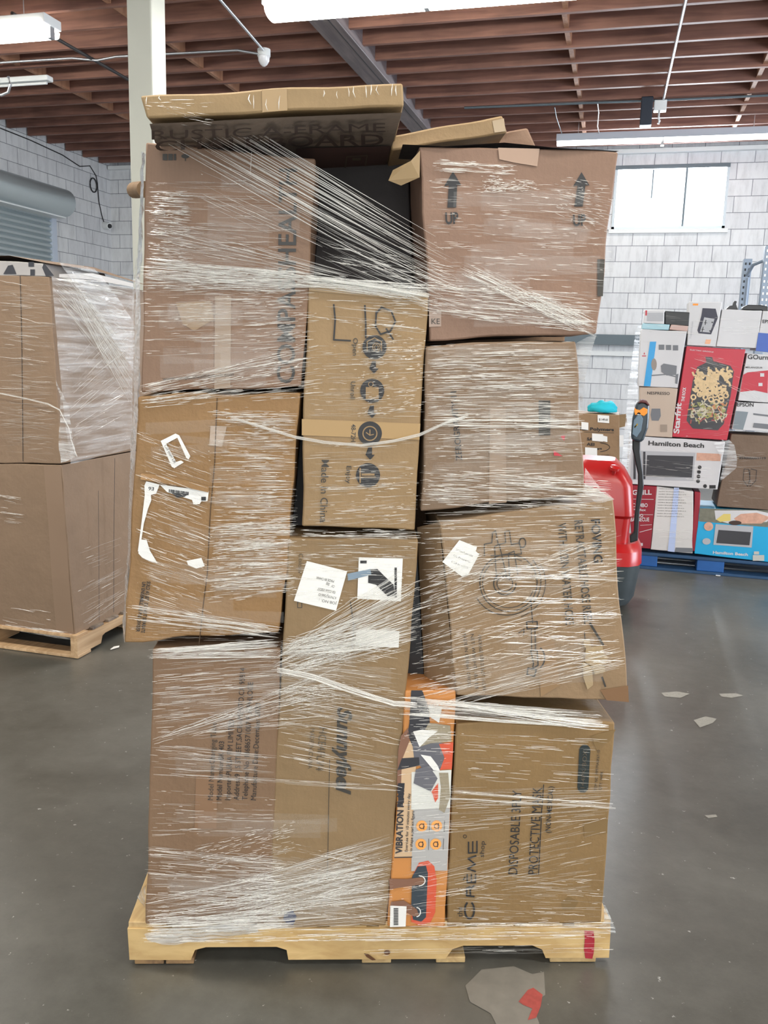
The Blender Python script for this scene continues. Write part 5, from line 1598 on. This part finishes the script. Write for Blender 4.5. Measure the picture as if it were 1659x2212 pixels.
# the cloth
bm = bmesh.new()
bmesh.ops.create_icosphere(bm, subdivisions=4, radius=1)
for v in bm.verts:
    p = v.co.copy()
    nn = noise.noise(p * 1.7) * 0.35 + noise.noise(p * 4.1) * 0.14
    v.co = Vector((p.x * 0.135 * (1 + nn * .5), p.y * 0.12, max(p.z, -0.3) * 0.075 * (1 + nn)))
me = bpy.data.meshes.new('teal_cloth')
bm.to_mesh(me)
bm.free()
for p in me.polygons:
    p.use_smooth = True
me.materials.append(plain('teal_fabric', (0.01, 0.42, 0.52), 0.8, bump=0.3, scale=30))
o = bpy.data.objects.new('teal_cloth', me)
COL.objects.link(o)
o.location = AP.at(1302, 886) + Vector((0, 0.14, -0.0))
tag(o, 'crumpled teal cloth heaped in the open polymer supplier carton', 'cloth')

# ------------------------------------------------------------------ red electric pallet truck
JP = Plane((0, 5.30, 0), (0, 1, 0))
tr = thing('pallet_truck', 'red electric pallet truck with black tiller arm behind the right side of the stack', 'pallet truck', (0.05, 5.4, 0))


def solid(name, rings, mat, parent, bv=0.01):
    """stacked outlines: rings of (z, [(x, y)...])"""
    n = len(rings[0][1])
    v, f = [], []
    for z, pts in rings:
        v += [(x, y, z) for x, y in pts]
    for i in range(len(rings) - 1):
        for j in range(n):
            j2 = (j + 1) % n
            f.append((i * n + j, i * n + j2, (i + 1) * n + j2, (i + 1) * n + j))
    f.append(tuple(range(n))[::-1])
    f.append(tuple((len(rings) - 1) * n + j for j in range(n)))
    o = mesh(name, v, f, mat, parent, True, 35)
    if bv:
        bevel(o, bv, 3)
    return o


def rr(x0, x1, y0, y1, c):
    o_ = []
    for (cx_, cy_, a0) in ((x1 - c, y0 + c, -90), (x1 - c, y1 - c, 0), (x0 + c, y1 - c, 90), (x0 + c, y0 + c, 180)):
        for a in (0, 30, 60, 90):
            o_.append((cx_ + c * math.cos(math.radians(a0 + a)), cy_ + c * math.sin(math.radians(a0 + a))))
    return o_


solid('drive_base', [(0.035, rr(-0.42, 0.15, 5.30, 5.75, 0.14)), (0.08, rr(-0.43, 0.175, 5.28, 5.75, 0.16)), (0.30, rr(-0.45, 0.20, 5.26, 5.75, 0.16))], plain('charcoal_casting', (0.035, 0.045, 0.05), 0.5, var=0.3, scale=20), tr, 0)
tube('drive_wheel', [(-0.05, 5.42, 0.06), (0.02, 5.42, 0.06)], 0.06, M_BLACKM, tr, 20)
solid('red_skirt', [(0.30, rr(-0.455, 0.205, 5.255, 5.75, 0.16)), (0.385, rr(-0.445, 0.20, 5.26, 5.75, 0.16)), (0.43, rr(-0.42, 0.175, 5.30, 5.75, 0.15))], M_RED, tr, 0)
solid('mast_housing', [(0.42, rr(-0.24, 0.112, 5.35, 5.70, 0.05)), (0.58, rr(-0.25, 0.12, 5.35, 5.70, 0.05)), (0.60, rr(-0.27, 0.135, 5.33, 5.72, 0.06)), (0.78, rr(-0.27, 0.115, 5.33, 5.72, 0.07)), (0.87, rr(-0.25, 0.06, 5.36, 5.72, 0.07)), (0.925, rr(-0.22, 0.00, 5.42, 5.70, 0.06))], M_RED, tr, 0)
tube('emergency_stop', [(-0.005, 5.36, 0.85), (0.0, 5.345, 0.885)], 0.012, M_RED, tr, 12)
tube('stop_button', [(0.0, 5.345, 0.885), (0.002, 5.34, 0.90), (0.003, 5.338, 0.905)], [0.032, 0.03, 0.015], M_RED, tr, 16)
JA = Plane((0, 5.22, 0), (0, 1, 0))
arm = [(1361, 1174), (1378, 1168), (1382, 1100), (1391, 1050), (1389, 1020), (1383, 975), (1384, 945), (1366, 945), (1366, 970), (1378, 1025), (1378, 1048), (1370, 1120), (1369, 1150), (1360, 1158)]
prism('tiller_arm', arm, JA, 0.05, M_BLACK, tr, 0.008)
head = [(1374, 872), (1384, 865), (1396, 867), (1403, 876), (1402, 905), (1400, 925), (1391, 950), (1384, 957), (1364, 951), (1363, 940), (1366, 905), (1371, 885)]
hd = prism('tiller_head', head, Plane((0, 5.17, 0), (0, 1, 0)), 0.10, plain('slate_plastic', (0.03, 0.045, 0.06), 0.25), tr, 0.016)
TH = Plane((0, 5.165, 0), (0, 1, 0))
prism('head_panel', [(1366, 938), (1369, 908), (1382, 890), (1389, 905), (1385, 930), (1375, 945)], TH, 0.012, plain('steel_blue', (0.13, 0.20, 0.27), 0.25), hd, 0.003)
prism('rocker_switch', [(1371, 880), (1374, 884), (1382, 886), (1390, 880), (1399, 884), (1398, 893), (1391, 899), (1381, 895), (1372, 897), (1370, 889)], TH, 0.014, M_ORANGE, hd, 0.003)
prism('key_switch', [(1370, 922), (1377, 914), (1378, 917), (1371, 925)], TH, 0.012, plain('yellow_key', (0.9, 0.55, 0.02), 0.4), hd)
prism('speed_button', disc(1380, 894, 4, 3, 12), TH, 0.016, M_PAPER, hd)
prism('handle_guard', [(1377, 871), (1386, 864), (1397, 866), (1404, 876), (1400, 876), (1394, 871), (1384, 870)], Plane((0, 5.155, 0), (0, 1, 0)), 0.12, plain('maroon_guard', (0.10, 0.02, 0.02), 0.4), hd, 0.004)
for s_ in (-1, 1):
    box('fork', -0.18 + s_ * 0.20 - 0.08, -0.18 + s_ * 0.20 + 0.08, 5.74, 6.45, 0.06, 0.11, M_RED, tr, 0.01)

# ------------------------------------------------------------------ pallet rack behind
M_RACK = plain('blue_grey_rack', (0.22, 0.27, 0.34), 0.45, 0.2)
rk = thing('pallet_rack', 'blue-grey perforated steel rack uprights rising behind the retail boxes', 'rack', (1.0, 8.4, 0))
for (x, y, z1, fl) in ((0.985, 8.3, 2.44, 0), (1.115, 8.05, 2.52, 1)):
    o = box('upright', x - 0.035, x + 0.035, y - 0.02, y + 0.06, 0, z1, M_RACK, rk, 0.003)
    for i in range(16):
        z = z1 - 0.04 - i * 0.05
        for s_ in (-1, 1):
            box('upright_hole', x + s_ * 0.016 - 0.006, x + s_ * 0.016 + 0.006, y - 0.023, y - 0.0195, z - 0.012, z + 0.008, M_BLACKM if not fl else M_PAPER, o)
for i in range(5):
    tube('brace', [(0.99, 8.28, 2.30 - i * 0.5), (1.02, 8.2, 2.38 - i * 0.5), (1.12, 8.1, 2.42 - i * 0.5)], 0.014, M_RACK, rk, 8)
    tube('brace', [(1.0, 8.28, 1.85 - i * 0.4), (1.0, 8.28, 2.28 - i * 0.4)], 0.012, M_RACK, rk, 8)

# ------------------------------------------------------------------ floor marks and scraps
FLP = Plane((0, 0, 0.0), (0, 0, -1))


def fmark(name, px, mat, label, cat='mark', h=0.0012):
    v = []
    for x, y in px:
        p = FLP.at(x, y)
        v.append(Vector((p.x, p.y, h)))
    o = mesh(name, v, [tuple(range(len(v)))], mat)
    return tag(o, label, cat)


fmark('worn_patch', [(1005, 2130), (1040, 2095), (1110, 2088), (1150, 2105), (1175, 2100), (1178, 2150), (1150, 2170), (1165, 2212), (1120, 2230), (1080, 2230), (1060, 2190), (1015, 2165)], plain('bare_concrete', (0.19, 0.175, 0.15), 0.6, var=0.25, scale=25), 'pale worn patch in the floor coating in front of the pallet', 'patch')
fmark('red_stain', [(1120, 2165), (1140, 2140), (1152, 2135), (1172, 2150), (1168, 2175), (1158, 2200), (1140, 2205), (1150, 2180), (1130, 2172)], plain('red_floor_paint', (0.34, 0.06, 0.05), 0.6, var=0.4, scale=60), 'small red paint stain on the floor at the bottom edge', 'stain', 0.002)
for (pts, lb) in (([(238, 1404), (246, 1398), (258, 1396), (257, 1400), (246, 1403), (240, 1405)], 'torn white paper scrap on the floor beside the left pallet'),
                  ([(192, 1392), (206, 1388), (213, 1391), (203, 1394)], 'small white scrap caught at the left pallet stringer'),
                  ([(1546, 1243), (1556, 1243), (1556, 1246), (1546, 1245)], 'tiny white chip on the floor before the blue pallet')):
    fmark('paper_scrap', pts, M_PAPER, lb, 'scrap', 0.004)

for (pts, lb) in (([(1428, 1497), (1462, 1494), (1490, 1499), (1470, 1508), (1436, 1505)], 'pale dried paint smear on the floor right of the stack, the one nearer the stack'),
                  ([(1553, 1499), (1590, 1498), (1606, 1503), (1580, 1508), (1558, 1505)], 'pale dried paint smear on the floor near the right edge'),
                  ([(1498, 1556), (1524, 1548), (1548, 1553), (1540, 1562), (1512, 1572)], 'pale blotchy scuff on the floor below the two paint smears'),
                  ([(1522, 1762), (1546, 1760), (1550, 1765), (1530, 1768)], 'thin pale scrape on the floor right of the pallet')):
    fmark('paint_smear', pts, plain('smear', (0.26, 0.25, 0.22), 0.5, var=0.3, scale=90), lb, 'smear')

# tidy the bookkeeping
for o in bpy.data.objects:
    for k_ in ('_o', '_s'):
        if k_ in o:
            del o[k_]
